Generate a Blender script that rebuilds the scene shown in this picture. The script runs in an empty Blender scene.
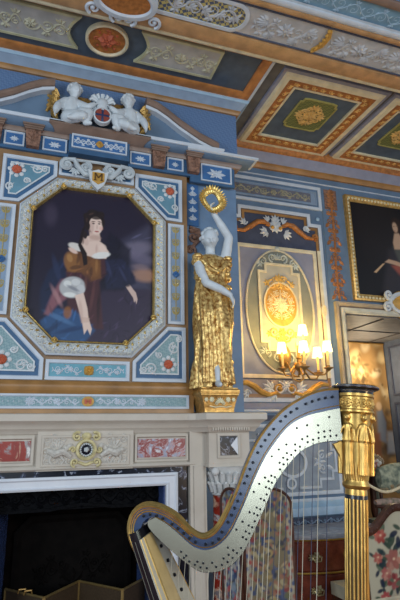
import bpy, bmesh, math, random
import numpy as np
from mathutils import Vector, Matrix
R = math.radians
random.seed(7)
S = bpy.context.scene
COL = S.collection

# ------------------------------------------------------------------ camera
FPX, YAW, PITCH, ROLL = 495.65, 0.33374, 0.27037, -0.0172
CAM = Vector((0.0, -4.3, 1.58))
_f = Vector((math.sin(YAW) * math.cos(PITCH), math.cos(YAW) * math.cos(PITCH), math.sin(PITCH)))
_r = Vector((math.cos(YAW), -math.sin(YAW), 0))
_u = _r.cross(_f)
RT = _r * math.cos(ROLL) + _u * math.sin(ROLL)
UP = -_r * math.sin(ROLL) + _u * math.cos(ROLL)
cam = bpy.data.cameras.new('camera')
co = bpy.data.objects.new('camera', cam)
COL.objects.link(co)
cam.sensor_fit = 'VERTICAL'
cam.sensor_height = 36
cam.sensor_width = 24
cam.lens = FPX / 600 * 36
cam.clip_start = 0.02
m = Matrix((RT, UP, -_f)).transposed().to_4x4()
m.translation = CAM
co.matrix_world = m
S.camera = co

# ------------------------------------------------------------------ world, lights, exposure
w = bpy.data.worlds.new('world')
S.world = w
w.use_nodes = True
bg = w.node_tree.nodes['Background']
bg.inputs[0].default_value = (0.74, 0.84, 0.97, 1)
bg.inputs[1].default_value = 0.42


def area(name, loc, to, sx, sy, e, col):
    l = bpy.data.lights.new(name, 'AREA')
    l.shape = 'RECTANGLE'
    l.size, l.size_y, l.energy, l.color = sx, sy, e, col
    o = bpy.data.objects.new(name, l)
    COL.objects.link(o)
    o.location = loc
    o.rotation_euler = (Vector(to) - Vector(loc)).to_track_quat('-Z', 'Y').to_euler()
    return o


area('daylight_panel', (-3.6, -4.4, 2.6), (0.6, 0.0, 2.6), 1.8, 2.8, 100, (0.78, 0.91, 1.0))
area('daylight_panel', (3.6, -6.6, 2.8), (1.8, 0.0, 2.4), 2.0, 2.6, 85, (0.80, 0.92, 1.0))  # added fill panel with no known window there, makes up brightness
area('daylight_panel', (-0.25, -7.2, 2.4), (0.9, 0.0, 2.3), 1.2, 2.6, 50, (0.80, 0.92, 1.0))
_l = bpy.data.lights.new('warm_fill', 'POINT')  # added warm fill light out of view, warms the lower walls
_l.energy, _l.color, _l.shadow_soft_size = 75, (1.0, 0.70, 0.36), 0.25
_o = bpy.data.objects.new('warm_fill', _l)
COL.objects.link(_o)
_o.location = (3.6, -5.6, 0.9)
S.view_settings.view_transform = 'Standard'
S.view_settings.look = 'None'
S.view_settings.gamma = 1
S.view_settings.use_curve_mapping = False
S.view_settings.exposure = 0.28

# ------------------------------------------------------------------ materials


def lin(c):
    g = 0.3 * c[0] + 0.55 * c[1] + 0.15 * c[2]
    c = [(x + (g - x) * 0.07) / 255 for x in c]
    return tuple(x / 12.92 if x <= 0.04045 else ((x + 0.055) / 1.055) ** 2.4 for x in c)


MATS = {}


def M(name, rgb=None, rough=0.6, metal=0.0, var=0.12, scale=9.0, bump=0.0, bscale=60.0, rgb2=None, spec=0.4):
    if name in MATS:
        return MATS[name]
    mt = bpy.data.materials.new(name)
    mt.use_nodes = True
    nt = mt.node_tree
    b = nt.nodes['Principled BSDF']
    b.inputs['Roughness'].default_value = rough
    b.inputs['Metallic'].default_value = metal
    b.inputs['Specular IOR Level'].default_value = spec
    tc = nt.nodes.new('ShaderNodeTexCoord')
    nz = nt.nodes.new('ShaderNodeTexNoise')
    nz.inputs['Scale'].default_value = scale
    nz.inputs['Detail'].default_value = 5
    nt.links.new(tc.outputs['Object'], nz.inputs['Vector'])
    rp = nt.nodes.new('ShaderNodeValToRGB')
    a = lin(rgb)
    c2 = lin(rgb2) if rgb2 else None
    rp.color_ramp.elements[0].position = 0.35
    rp.color_ramp.elements[1].position = 0.65
    rp.color_ramp.elements[0].color = tuple(x * (1 - var) for x in a) + (1,)
    rp.color_ramp.elements[1].color = (c2 if c2 else tuple(min(1, x * (1 + var)) for x in a)) + (1,)
    nt.links.new(nz.outputs['Fac'], rp.inputs['Fac'])
    nt.links.new(rp.outputs['Color'], b.inputs['Base Color'])
    if bump:
        n2 = nt.nodes.new('ShaderNodeTexNoise')
        n2.inputs['Scale'].default_value = bscale
        n2.inputs['Detail'].default_value = 4
        nt.links.new(tc.outputs['Object'], n2.inputs['Vector'])
        bp = nt.nodes.new('ShaderNodeBump')
        bp.inputs['Strength'].default_value = bump
        bp.inputs['Distance'].default_value = 0.02
        nt.links.new(n2.outputs['Fac'], bp.inputs['Height'])
        nt.links.new(bp.outputs['Normal'], b.inputs['Normal'])
    MATS[name] = mt
    return mt


def marble(name, stops, scale=4.0, dist=2.5, rough=0.25, detail=8.0):
    mt = bpy.data.materials.new(name)
    mt.use_nodes = True
    nt = mt.node_tree
    b = nt.nodes['Principled BSDF']
    b.inputs['Roughness'].default_value = rough
    b.inputs['Specular IOR Level'].default_value = 0.25
    tc = nt.nodes.new('ShaderNodeTexCoord')
    nz = nt.nodes.new('ShaderNodeTexNoise')
    nz.inputs['Scale'].default_value = scale
    nz.inputs['Detail'].default_value = detail
    nz.inputs['Roughness'].default_value = 0.62
    nz.inputs['Distortion'].default_value = dist
    nt.links.new(tc.outputs['Object'], nz.inputs['Vector'])
    rp = nt.nodes.new('ShaderNodeValToRGB')
    els = rp.color_ramp.elements
    while len(els) < len(stops):
        els.new(0.5)
    for e, (p, c) in zip(els, stops):
        e.position = p
        e.color = lin(c) + (1,)
    nt.links.new(nz.outputs['Fac'], rp.inputs['Fac'])
    nt.links.new(rp.outputs['Color'], b.inputs['Base Color'])
    MATS[name] = mt
    return mt


def checker(name, c1, c2, scale, rough=0.6, rot=45):
    mt = bpy.data.materials.new(name)
    mt.use_nodes = True
    nt = mt.node_tree
    b = nt.nodes['Principled BSDF']
    b.inputs['Roughness'].default_value = rough
    tc = nt.nodes.new('ShaderNodeTexCoord')
    mp = nt.nodes.new('ShaderNodeMapping')
    mp.inputs['Rotation'].default_value = (R(rot), R(rot), R(rot))
    ck = nt.nodes.new('ShaderNodeTexChecker')
    ck.inputs['Scale'].default_value = scale
    ck.inputs['Color1'].default_value = lin(c1) + (1,)
    ck.inputs['Color2'].default_value = lin(c2) + (1,)
    nt.links.new(tc.outputs['Object'], mp.inputs['Vector'])
    nt.links.new(mp.outputs['Vector'], ck.inputs['Vector'])
    nt.links.new(ck.outputs['Color'], b.inputs['Base Color'])
    MATS[name] = mt
    return mt


def painted(name, rough=0.5, spec=0.3):
    if name in MATS:
        return MATS[name]
    mt = bpy.data.materials.new(name)
    mt.use_nodes = True
    nt = mt.node_tree
    b = nt.nodes['Principled BSDF']
    b.inputs['Roughness'].default_value = rough
    b.inputs['Specular IOR Level'].default_value = spec
    at = nt.nodes.new('ShaderNodeAttribute')
    at.attribute_name = 'paint'
    nt.links.new(at.outputs['Color'], b.inputs['Base Color'])
    MATS[name] = mt
    return mt


STUCCO = M('stucco white', (202, 207, 210), 0.55, var=0.08)
LINE = M('painted white line', (194, 203, 214), 0.55, var=0.06)
STATUE = M('white marble statue', (202, 210, 216), 0.45, var=0.06, scale=14)
CREAM = M('cream paint', (214, 203, 170), 0.55, var=0.12)
OCHRE = M('ochre brown paint', (158, 112, 58), 0.38, var=0.22, scale=5, spec=0.6)
UMBER = M('sheen greyed brown', (132, 108, 94), 0.4, var=0.16, scale=6, spec=0.6)  # ochre brown greyed: cool sheen of the upper mouldings put into the colour
BROWNCARVE = M('carved brown', (132, 96, 78), 0.5, var=0.4, scale=30, bump=0.6, bscale=50)
BLUE = M('blue paint', (98, 122, 148), 0.5, var=0.10, scale=5)
DEEPBLUE = M('deep blue paint', (58, 96, 134), 0.5, var=0.12)
ROYAL = M('royal blue tablet', (58, 104, 158), 0.45, var=0.14)
GREYBLUE = M('grey blue paint', (128, 148, 172), 0.55, var=0.08)
PALEBLUE = M('pale blue paint', (150, 180, 204), 0.55, var=0.08)
LILAC = M('lilac grey paint', (136, 138, 156), 0.55, var=0.08)
TEAL = M('teal paint', (98, 158, 176), 0.5, var=0.10)
SAGE = M('sage green paint', (130, 158, 158), 0.55, var=0.10)
NAVY = M('dark slate paint', (66, 72, 92), 0.55, var=0.15)
SLATE = M('slate ceiling paint', (78, 92, 108), 0.6, var=0.14)
DKGREY = M('dark grey ceiling paint', (98, 98, 98), 0.6, var=0.14)
GREY = M('grey paint', (172, 174, 172), 0.6, var=0.07)
GREYGREEN = M('grey green paint', (126, 130, 120), 0.6, var=0.08)
PANELCREAM = M('panel cream', (178, 174, 158), 0.6, var=0.06)
GOLDPAINT = M('gold ochre paint', (196, 146, 62), 0.45, var=0.16, scale=20)
RUST = M('rust orange paint', (168, 104, 46), 0.5, var=0.28, scale=26)
REDORANGE = M('red rosette paint', (196, 96, 66), 0.5, var=0.12)
GOLD = M('gilt', (226, 192, 110), 0.32, 0.7, var=0.25, scale=40, bump=0.15, bscale=70)
GILTDARK = M('old gilt', (196, 154, 84), 0.36, 0.7, var=0.3, scale=30, bump=0.2, bscale=60)
ROBE = M('gilded drapery', (188, 124, 50), 0.32, 0.6, var=0.35, scale=36, bump=0.4, bscale=30, rgb2=(250, 212, 130))  # speckle puts shaded brown and bright gilt glints into the colour
SILVERGILT = M('silver gilt carving', (178, 188, 200), 0.42, 0.1, var=0.2, scale=60, bump=0.5, bscale=85, rgb2=(214, 214, 200))
BRONZE = M('old bronze', (172, 132, 72), 0.36, 0.55, var=0.2)
LIME = marble('limestone', [(0.0, (176, 164, 150)), (0.5, (198, 188, 174)), (1.0, (214, 206, 194))], 3.0, 0.6, 0.45)
STONECARVE = M('carved limestone', (196, 190, 180), 0.55, var=0.14, scale=40)
WHITEMARBLE = marble('white marble', [(0.0, (190, 196, 208)), (0.45, (216, 220, 228)), (1.0, (232, 234, 238))], 3.0, 1.5, 0.25)
REDMARBLE = marble('red marble', [(0.36, (222, 216, 210)), (0.42, (150, 140, 140)), (0.455, (160, 44, 26)), (0.55, (140, 34, 22)), (0.60, (214, 170, 140)), (0.66, (130, 120, 122))], 5.0, 1.2)
PINKMARBLE = marble('pink marble', [(0.36, (206, 206, 214)), (0.43, (142, 146, 172)), (0.47, (196, 160, 160)), (0.52, (140, 58, 56)), (0.57, (160, 84, 82)), (0.66, (214, 210, 214))], 8.0, 2.2)
BLACKMARBLE = marble('black marble', [(0.0, (10, 13, 24)), (0.54, (16, 21, 36)), (0.575, (70, 82, 114)), (0.59, (196, 202, 216)), (0.605, (24, 31, 50)), (1.0, (10, 13, 24))], 5.0, 2.2, 0.2)
GREYMARBLE = marble('grey marble', [(0.2, (112, 112, 122)), (0.5, (150, 152, 160)), (0.8, (190, 192, 198))], 6.0, 2.0, 0.2)
IRON = M('black cast iron', (8, 9, 13), 0.5, 0.0, var=0.3, scale=30, bump=0.3, bscale=40, spec=0.05)
SOOT = M('sooty brick', (8, 6, 6), 0.9, var=0.5, scale=9, rgb2=(16, 10, 8), spec=0.05)
WOOD = M('dark walnut', (74, 42, 30), 0.35, var=0.35, scale=12)
MAHOG = M('mahogany veneer', (104, 42, 28), 0.22, var=0.3, scale=9, rgb2=(128, 58, 38), spec=0.6)
HARPWOOD = M('harp lacquer', (42, 62, 98), 0.22, var=0.15, spec=0.8)
HARPBLACK = M('harp black lacquer', (26, 26, 32), 0.22, var=0.2, spec=0.7)
HARPBOARD = M('harp soundboard', (176, 150, 98), 0.4, var=0.14, scale=20)
BRASSPLATE = M('harp brass plate', (182, 180, 160), 0.26, 0.95, var=0.10, scale=8)
HARPGOLD = M('harp gilding', (208, 166, 88), 0.33, 0.85, var=0.22, scale=30)
STRING = M('harp string', (176, 170, 152), 0.4, var=0.05)
STRINGD = M('harp dark string', (60, 64, 84), 0.4, var=0.05)
DARK = M('dark metal', (26, 28, 36), 0.35, 0.5, var=0.1)
FLOORWOOD = M('oak floor', (118, 82, 50), 0.4, var=0.3, scale=6)
DIAPER = checker('blue diaper', (84, 114, 156), (96, 126, 168), 55)
DIAPERGOLD = checker('gold diaper', (70, 84, 112), (186, 172, 104), 34)
GREENDIAPER = checker('green diaper', (92, 100, 50), (122, 124, 62), 45)
SAGEDIAPER = checker('sage diaper', (118, 150, 158), (138, 166, 170), 60)
MESHM = M('brass wire mesh', (74, 58, 40), 0.6, 0.2, var=0.2, scale=80)
PAINT = painted('painted canvas', 0.42, 0.35)
WEAVE = painted('woven fabric', 0.85, 0.1)
TAPEST = painted('tapestry weave', 0.9, 0.05)
ROPE = M('pale cord', (196, 180, 146), 0.8, var=0.15, scale=80)
CANDLE = M('ivory candle tube', (232, 206, 130), 0.5, var=0.05)


def emis(name, rgb, st):
    mt = bpy.data.materials.new(name)
    mt.use_nodes = True
    b = mt.node_tree.nodes['Principled BSDF']
    b.inputs['Base Color'].default_value = lin(rgb) + (1,)
    b.inputs['Emission Color'].default_value = lin(rgb) + (1,)
    b.inputs['Emission Strength'].default_value = st
    b.inputs['Roughness'].default_value = 0.8
    return mt


SHADE = emis('lit lamp shade', (255, 226, 150), 2.6)

# ------------------------------------------------------------------ mesh builder


def offset_poly(pts, d):
    """inward offset (counter-clockwise polygon)"""
    n = len(pts)
    A = sum(pts[i][0] * pts[(i + 1) % n][1] - pts[(i + 1) % n][0] * pts[i][1] for i in range(n))
    sg = 1 if A > 0 else -1
    out = []
    for i in range(n):
        p0, p1, p2 = Vector(pts[i - 1]), Vector(pts[i]), Vector(pts[(i + 1) % n])
        a = (p1 - p0).normalized()
        b = (p2 - p1).normalized()
        n1 = Vector((-a.y, a.x)) * sg
        n2 = Vector((-b.y, b.x)) * sg
        k = n1 + n2
        den = 1 + n1.dot(n2)
        q = p1 + k * (d / max(den, 0.2))
        out.append((q.x, q.y))
    return out


class MB:
    def __init__(s, T=None):
        s.v, s.f, s.m = [], [], []
        s.T = T or (lambda u, v, w: (u, v, w))
        s.mi = 0

    def P(s, u, v, w):
        s.v.append(s.T(u, v, w))
        return len(s.v) - 1

    def F(s, *ids):
        s.f.append(ids)
        s.m.append(s.mi)

    def poly(s, pts, w0, w1):
        n = len(pts)
        a = [s.P(p[0], p[1], w0) for p in pts]
        b = [s.P(p[0], p[1], w1) for p in pts]
        s.F(*a[::-1])
        s.F(*b)
        for i in range(n):
            j = (i + 1) % n
            s.F(a[i], a[j], b[j], b[i])
        return s

    def box(s, u0, u1, v0, v1, w0, w1):
        return s.poly([(u0, v0), (u1, v0), (u1, v1), (u0, v1)], w0, w1)

    def loops(s, L, closed=True, cap=False):
        """L: list of loops (each list of 3d points, same length)"""
        ids = [[s.P(*p) for p in lp] for lp in L]
        n = len(ids[0])
        for a, b in zip(ids, ids[1:]):
            for i in range(n if closed else n - 1):
                j = (i + 1) % n
                s.F(a[i], a[j], b[j], b[i])
        if cap:
            s.F(*ids[0][::-1])
            s.F(*ids[-1])
        return s

    def frame(s, pts, prof):
        """mitred moulding round a polygon; prof: (inset, w)"""
        s.loops([[(p[0], p[1], w) for p in offset_poly(pts, d)] for d, w in prof + prof[:1]])
        return s

    def band(s, pts, d0, d1, w0, w1):
        return s.frame(pts, [(d0, w0), (d0, w1), (d1, w1), (d1, w0)])

    def sweep(s, path, prof, closed=False):
        """prof [(d, h)] swept along a 2d path (u,v): d offsets to the path's left, h is w"""
        n = len(path)
        L = []
        for i, p in enumerate(path):
            p = Vector(p)
            a = (Vector(path[i]) - Vector(path[i - 1])).normalized() if i > 0 or closed else None
            b = (Vector(path[(i + 1) % n]) - p).normalized() if i < n - 1 or closed else None
            a = a or b
            b = b or a
            n1 = Vector((-a.y, a.x))
            n2 = Vector((-b.y, b.x))
            k = (n1 + n2) / max(1 + n1.dot(n2), 0.2)
            L.append([(p.x + k.x * d, p.y + k.y * d, h) for d, h in prof])
        if closed:
            L.append(L[0])
        return s.loops(L, True, not closed)

    def tube(s, pts, rad, n=6, cap=True):
        pts = [Vector(p) for p in pts]
        k = len(pts)
        if not hasattr(rad, '__len__'):
            rad = [rad] * k
        t0 = (pts[1] - pts[0]).normalized()
        ref = Vector((0, 0, 1)) if abs(t0.z) < 0.9 else Vector((1, 0, 0))
        x = t0.cross(ref).normalized()
        L = []
        for i in range(k):
            t = (pts[min(i + 1, k - 1)] - pts[max(i - 1, 0)])
            t = t.normalized() if t.length > 1e-9 else t0
            x = (x - t * x.dot(t))
            x = x.normalized() if x.length > 1e-6 else t.orthogonal().normalized()
            y = t.cross(x)
            L.append([tuple(pts[i] + (x * math.cos(2 * math.pi * j / n) + y * math.sin(2 * math.pi * j / n)) * rad[i]) for j in range(n)])
        return s.loops(L, True, cap)

    def lathe(s, c, prof, n=16, ax=2, cap=True):
        """prof [(r, h)] about axis ax through c"""
        L = []
        for r, h in prof:
            lp = []
            for j in range(n):
                a = 2 * math.pi * j / n
                q = [r * math.cos(a), r * math.sin(a)]
                q.insert(ax, h)
                lp.append((c[0] + q[0], c[1] + q[1], c[2] + q[2]))
            L.append(lp)
        return s.loops(L, True, cap)

    def ball(s, c, r, n=8):
        if not hasattr(r, '__len__'):
            r = (r, r, r)
        L = []
        h = max(4, n // 2 + 1)
        for i in range(h + 1):
            a = math.pi * (0.02 + 0.96 * i / h)
            L.append([(c[0] + r[0] * math.sin(a) * math.cos(2 * math.pi * j / n), c[1] + r[1] * math.sin(a) * math.sin(2 * math.pi * j / n), c[2] - r[2] * math.cos(a)) for j in range(n)])
        return s.loops(L, True, True)

    # ornament lying on the (u,v) plane
    def spiral(s, cx, cy, r, a0, turns, sg, th, w=0.0, k=18):
        pts, rd = [], []
        for i in range(k + 1):
            t = i / k
            q = r * (1 - 0.82 * t)
            a = a0 + sg * turns * 2 * math.pi * t
            pts.append((cx + q * math.cos(a), cy + q * math.sin(a), w))
            rd.append(th * (1 - 0.45 * t))
        s.tube(pts, rd, 5)
        s.ball((pts[-1][0], pts[-1][1], w), th * 1.25, 6)
        return s

    def leaf(s, x, y, a, L, W, w=0.0, h=None):
        h = h if h is not None else W * 0.4
        ca, sa = math.cos(a), math.sin(a)
        q = lambda l, t, z: s.P(x + ca * l - sa * t, y + sa * l + ca * t, w + z)
        b = q(0, 0, 0)
        l1, r1, m1 = q(L * 0.3, W * 0.5, 0), q(L * 0.3, -W * 0.5, 0), q(L * 0.32, 0, h)
        l2, r2, m2 = q(L * 0.65, W * 0.42, 0), q(L * 0.65, -W * 0.42, 0), q(L * 0.65, 0, h)
        t = q(L, 0, 0)
        for fc in ((b, m1, l1), (b, r1, m1), (l1, m1, m2, l2), (m1, r1, r2, m2), (l2, m2, t), (m2, r2, t)):
            s.F(*fc)
        return s

    def flower(s, x, y, r, n=6, w=0.0, a0=0.0, core=True):
        for i in range(n):
            s.leaf(x, y, a0 + 2 * math.pi * i / n, r, r * 5.0 / n, w)
        if core:
            s.ball((x, y, w), (r * 0.3, r * 0.3, r * 0.25), 8)
        return s

    def palmette(s, x, y, a, r, n=5, w=0.0, spread=2.2):
        for i in range(n):
            t = (i / (n - 1) - 0.5)
            s.leaf(x, y, a + spread * t, r * (1 - 0.9 * t * t), r * 0.36, w)
        return s

    def rinceau(s, p0, p1, amp, n, th, w=0.0):
        p0, p1 = Vector(p0), Vector(p1)
        d = p1 - p0
        L = d.length
        d.normalize()
        nn = Vector((-d.y, d.x))
        base = math.atan2(d.y, d.x)
        pts = []
        for i in range(n * 6 + 1):
            t = i / (n * 6)
            q = p0 + d * (L * t) + nn * (amp * 0.55 * math.sin(math.pi * n * t))
            pts.append((q.x, q.y, w))
        s.tube(pts, th, 5)
        for i in range(n):
            sg = 1 if i % 2 == 0 else -1
            c = p0 + d * (L * (i + 0.5) / n) - nn * (sg * amp * 0.18)
            s.spiral(c.x, c.y, min(amp * 0.62, L / n * 0.48), base + sg * math.pi * 0.5, 1.1, -sg, th * 0.9, w, 12)
            e = p0 + d * (L * (i + 0.5) / n) + nn * (sg * amp * 0.6)
            for k in (-0.8, 0, 0.8):
                s.leaf(e.x, e.y, base + sg * (math.pi / 2 + k * sg), amp * 0.55, amp * 0.3, w)
            e = p0 + d * (L * (i + 1.0) / n)
            s.leaf(e.x, e.y, base + sg * 1.1, amp * 0.6, amp * 0.28, w)
            s.leaf(e.x, e.y, base - sg * 1.1, amp * 0.6, amp * 0.28, w)
        return s

    def build(s, name, mats, parent=None, smooth=True, ang=38):
        me = bpy.data.meshes.new(name)
        me.from_pydata([tuple(p) for p in s.v], [], s.f)
        for mt in (mats if isinstance(mats, (list, tuple)) else [mats]):
            me.materials.append(mt)
        me.polygons.foreach_set('material_index', s.m)
        bm = bmesh.new()
        bm.from_mesh(me)
        bmesh.ops.recalc_face_normals(bm, faces=bm.faces)
        bm.to_mesh(me)
        bm.free()
        if smooth:
            me.shade_smooth()
            me.set_sharp_from_angle(angle=R(ang))
        o = bpy.data.objects.new(name, me)
        COL.objects.link(o)
        put(o, parent)
        return o


def wloc(o):
    p = Vector(o.location)
    return p + wloc(o.parent) if o.parent else p


def put(o, parent):
    if parent is not None:
        o.parent = parent
        o.location = -wloc(parent)


def tag(o, label=None, cat=None, group=None, kind=None):
    for k, v in (('label', label), ('category', cat), ('group', group), ('kind', kind)):
        if v:
            o[k] = v
    return o


def thing(name, loc, label, cat, group=None):
    o = bpy.data.objects.new(name, None)
    o.empty_display_size = 0.05
    COL.objects.link(o)
    o.location = loc
    return tag(o, label, cat, group)


def struct(o, label=None, cat=None):
    return tag(o, label, cat, None, 'structure')


def WALL(Y):
    return lambda u, v, w: (u, Y - w, v)


def CEIL(Z):
    return lambda u, v, w: (u, v, Z - w)


def px(x, y, Y):
    """the point of the vertical plane y = Y seen at pixel x, y"""
    d = RT * ((x - 200) / FPX) - UP * ((y - 300) / FPX) + _f
    return CAM + d * ((Y - CAM.y) / d.y)


def pz(x, y, Z):
    d = RT * ((x - 200) / FPX) - UP * ((y - 300) / FPX) + _f
    return CAM + d * ((Z - CAM.z) / d.z)


def rect(x0, x1, y0, y1):
    return [(x0, y0), (x1, y0), (x1, y1), (x0, y1)]


def ell(cx, cy, rx, ry, n=40, a0=0.0, a1=2 * math.pi):
    return [(cx + rx * math.cos(a0 + (a1 - a0) * i / n), cy + ry * math.sin(a0 + (a1 - a0) * i / n)) for i in range(n)]


# painted surfaces -------------------------------------------------
def sdpoly(X, Y, poly):
    d = np.full(X.shape, 1e9)
    ins = np.zeros(X.shape, bool)
    n = len(poly)
    for i in range(n):
        x0, y0 = poly[i]
        x1, y1 = poly[(i + 1) % n]
        ex, ey = x1 - x0, y1 - y0
        t = np.clip(((X - x0) * ex + (Y - y0) * ey) / (ex * ex + ey * ey + 1e-12), 0, 1)
        d = np.minimum(d, np.hypot(X - x0 - t * ex, Y - y0 - t * ey))
        c = ((y0 > Y) != (y1 > Y)) & (X < ex * (Y - y0) / (ey if ey else 1e-12) + x0)
        ins ^= c
    return np.where(ins, -d, d)


def paint(X, Y, bgc, layers):
    C = np.zeros(X.shape + (3,)) + np.array(lin(bgc))
    for l in layers:
        kind, geo, col, soft = l[:4]
        al = l[4] if len(l) > 4 else 1.0
        if kind == 'p':
            d = sdpoly(X, Y, geo)
        else:
            cx, cy, rx, ry = geo[:4]
            a = geo[4] if len(geo) > 4 else 0
            dx, dy = X - cx, Y - cy
            u = dx * math.cos(a) + dy * math.sin(a)
            v = -dx * math.sin(a) + dy * math.cos(a)
            d = (np.sqrt((u / rx) ** 2 + (v / ry) ** 2) - 1) * min(rx, ry)
        k = np.clip(0.5 - d / (2 * soft), 0, 1)
        k = k * k * (3 - 2 * k) * al
        C = C * (1 - k[..., None]) + np.array(lin(col)) * k[..., None]
    return C


def canvas(name, mat, pos, nu, nv, color, parent=None, keep=None):
    """pos(a,b) -> 3d with a,b in 0..1; color(A,B) -> rgb array"""
    A, B = np.meshgrid(np.linspace(0, 1, nu), np.linspace(0, 1, nv))
    C = color(A, B)
    vs = [pos(a, b) for a, b in zip(A.ravel(), B.ravel())]
    fs = []
    for j in range(nv - 1):
        for i in range(nu - 1):
            if keep is None or keep((i + 0.5) / (nu - 1), (j + 0.5) / (nv - 1)):
                k = j * nu + i
                fs.append((k, k + 1, k + nu + 1, k + nu))
    me = bpy.data.meshes.new(name)
    me.from_pydata([tuple(v) for v in vs], [], fs)
    at = me.color_attributes.new('paint', 'FLOAT_COLOR', 'POINT')
    at.data.foreach_set('color', np.concatenate([C.reshape(-1, 3), np.ones((nu * nv, 1))], 1).astype(np.float32).ravel())
    me.materials.append(mat)
    me.shade_smooth()
    o = bpy.data.objects.new(name, me)
    COL.objects.link(o)
    put(o, parent)
    return o


def remesh(o, vox, sm=3):
    r = o.modifiers.new('remesh', 'REMESH')
    r.mode = 'VOXEL'
    r.voxel_size = vox
    r.use_smooth_shade = True
    if sm:
        k = o.modifiers.new('smooth', 'SMOOTH')
        k.factor = 0.5
        k.iterations = sm
    return o


def limb(mb, pts, rad, n=10):
    mb.tube(pts, rad, n)
    for p, r in zip(pts, rad):
        mb.ball(p, r * 0.99, 10)


FLOORZ = -0.15
H = 5.1
YB = 0.72
CX = 0.478

# ================================================================== SETTING
b = MB()
b.box(-3.8, 6.6, -9.5, 0.9, FLOORZ - 0.1, FLOORZ)
struct(b.build('floor', M('red carpet', (120, 66, 52), 0.9, var=0.2)), 'red carpeted floor of the room', 'floor')
b = MB(WALL(0.97))
DX0, DX1, DZ = 3.61, 5.39, 3.02
b.box(-3.8, DX0, FLOORZ, H + 0.1, 0, 0.25)
b.box(DX1, 6.6, FLOORZ, H + 0.1, 0, 0.25)
b.box(DX0, DX1, DZ, H + 0.1, 0, 0.25)
struct(b.build('wall_back', BLUE), 'blue painted back wall with a wide doorway', 'wall')
b = MB()
b.box(-3.8, 6.6, -6.5, 0.97, H + 0.03, H + 0.2)
ceiling = struct(b.build('ceiling', DKGREY), 'dark grey boards between the painted ceiling panels', 'ceiling')

# chimney breast
b = MB()
b.box(-0.98, 1.37, 0.0, YB, 1.78, H)
b.box(-0.98, 1.93, 0.06, YB, 1.78, H)
struct(b.build('wall_chimney', M('ground brown paint', (146, 110, 72), 0.4, var=0.18, scale=6, spec=0.6)), 'brown ground of the chimney breast around the portrait', 'wall')
# cornice above chimney breast (mitred return at the right)


def cornice(name, path, prof, mat, label):
    """path in (x,y); prof (outward, z)"""
    bb = MB()
    bb.sweep(path, prof)
    return struct(bb.build(name, mat, ang=50), label, 'trim')


pth = [(-1.2, 0.0), (1.93, 0.0), (1.93, YB)]
def orev(pr): return [(-d, z) for d, z in pr]
cornice('trim_1', pth, orev([(0.0, 4.37), (0.008, 4.37), (0.008, 4.97), (0.0, 4.97)]), DIAPER, 'diapered blue frieze above the pediment')
cornice('trim_2', pth, orev([(0.0, 4.955), (0.03, 4.955), (0.05, 4.985), (0.05, 5.0), (0.0, 5.0)]), OCHRE, 'thin brown moulding under the ceiling above the chimney')
cornice('trim_3', pth, orev([(0.0, 4.999), (0.05, 4.999), (0.08, 5.04), (0.105, 5.065), (0.0, 5.065)]), GREYBLUE, 'pale blue cove under the ceiling above the chimney')
cornice('trim_4', pth, orev([(0.0, 5.064), (0.112, 5.064), (0.125, 5.08), (0.125, H + 0.03), (0.0, H + 0.03)]), PALEBLUE, 'pale fillet of the cornice above the chimney')

# back wall cornice
pb = [(1.93, YB), (6.6, YB)]
cornice('trim_5', pb, orev([(0.0, 4.99), (0.10, 5.02), (0.14, 5.06), (0.14, H + 0.03), (0.0, H + 0.03)]), RUST, 'rust orange cornice above the back wall')
cornice('trim_6', pb, orev([(0.0, 4.90), (0.05, 4.90), (0.085, 4.96), (0.10, 5.02), (0.0, 4.99)]), LILAC, 'lilac grey band of the back cornice')
cornice('trim_7', pb, orev([(0.0, 4.83), (0.03, 4.83), (0.05, 4.86), (0.05, 4.899), (0.0, 4.899)]), OCHRE, 'lower brown band of the back cornice')
cornice('trim_8', pb, orev([(0.0, 4.735), (0.014, 4.735), (0.014, 4.75), (0.0, 4.75)]), LINE, 'thin white line under the back cornice')

# ceiling beam
BZ = 5.0
bt = CEIL(BZ)
bm_ = thing('ceiling_beam', (1.6, -1.1, BZ), 'grey painted beam with raised foliage and gilt edges crossing the ceiling', 'beam')
bm_['kind'] = 'structure'
YF, YN = -1.035, -1.355
b = MB(bt)
b.box(-3.6, 6.4, YN - 0.125, YF + 0.195, -0.12, 0.0)
b.build('body', M('beam pale paint', (176, 178, 182), 0.6), bm_)


def strip(name, y0, y1, w, mat, par, x0=-3.6, x1=6.4, T=bt, w0=0.0):
    bb = MB(T)
    bb.sweep([(x0, 0), (x1, 0)], [(y0, w0), (y0, w), ((y0 * 3 + y1) / 4, w + 0.006), ((y0 + y1 * 3) / 4, w + 0.006), (y1, w), (y1, w0)])
    return bb.build(name, mat, par)


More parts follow.
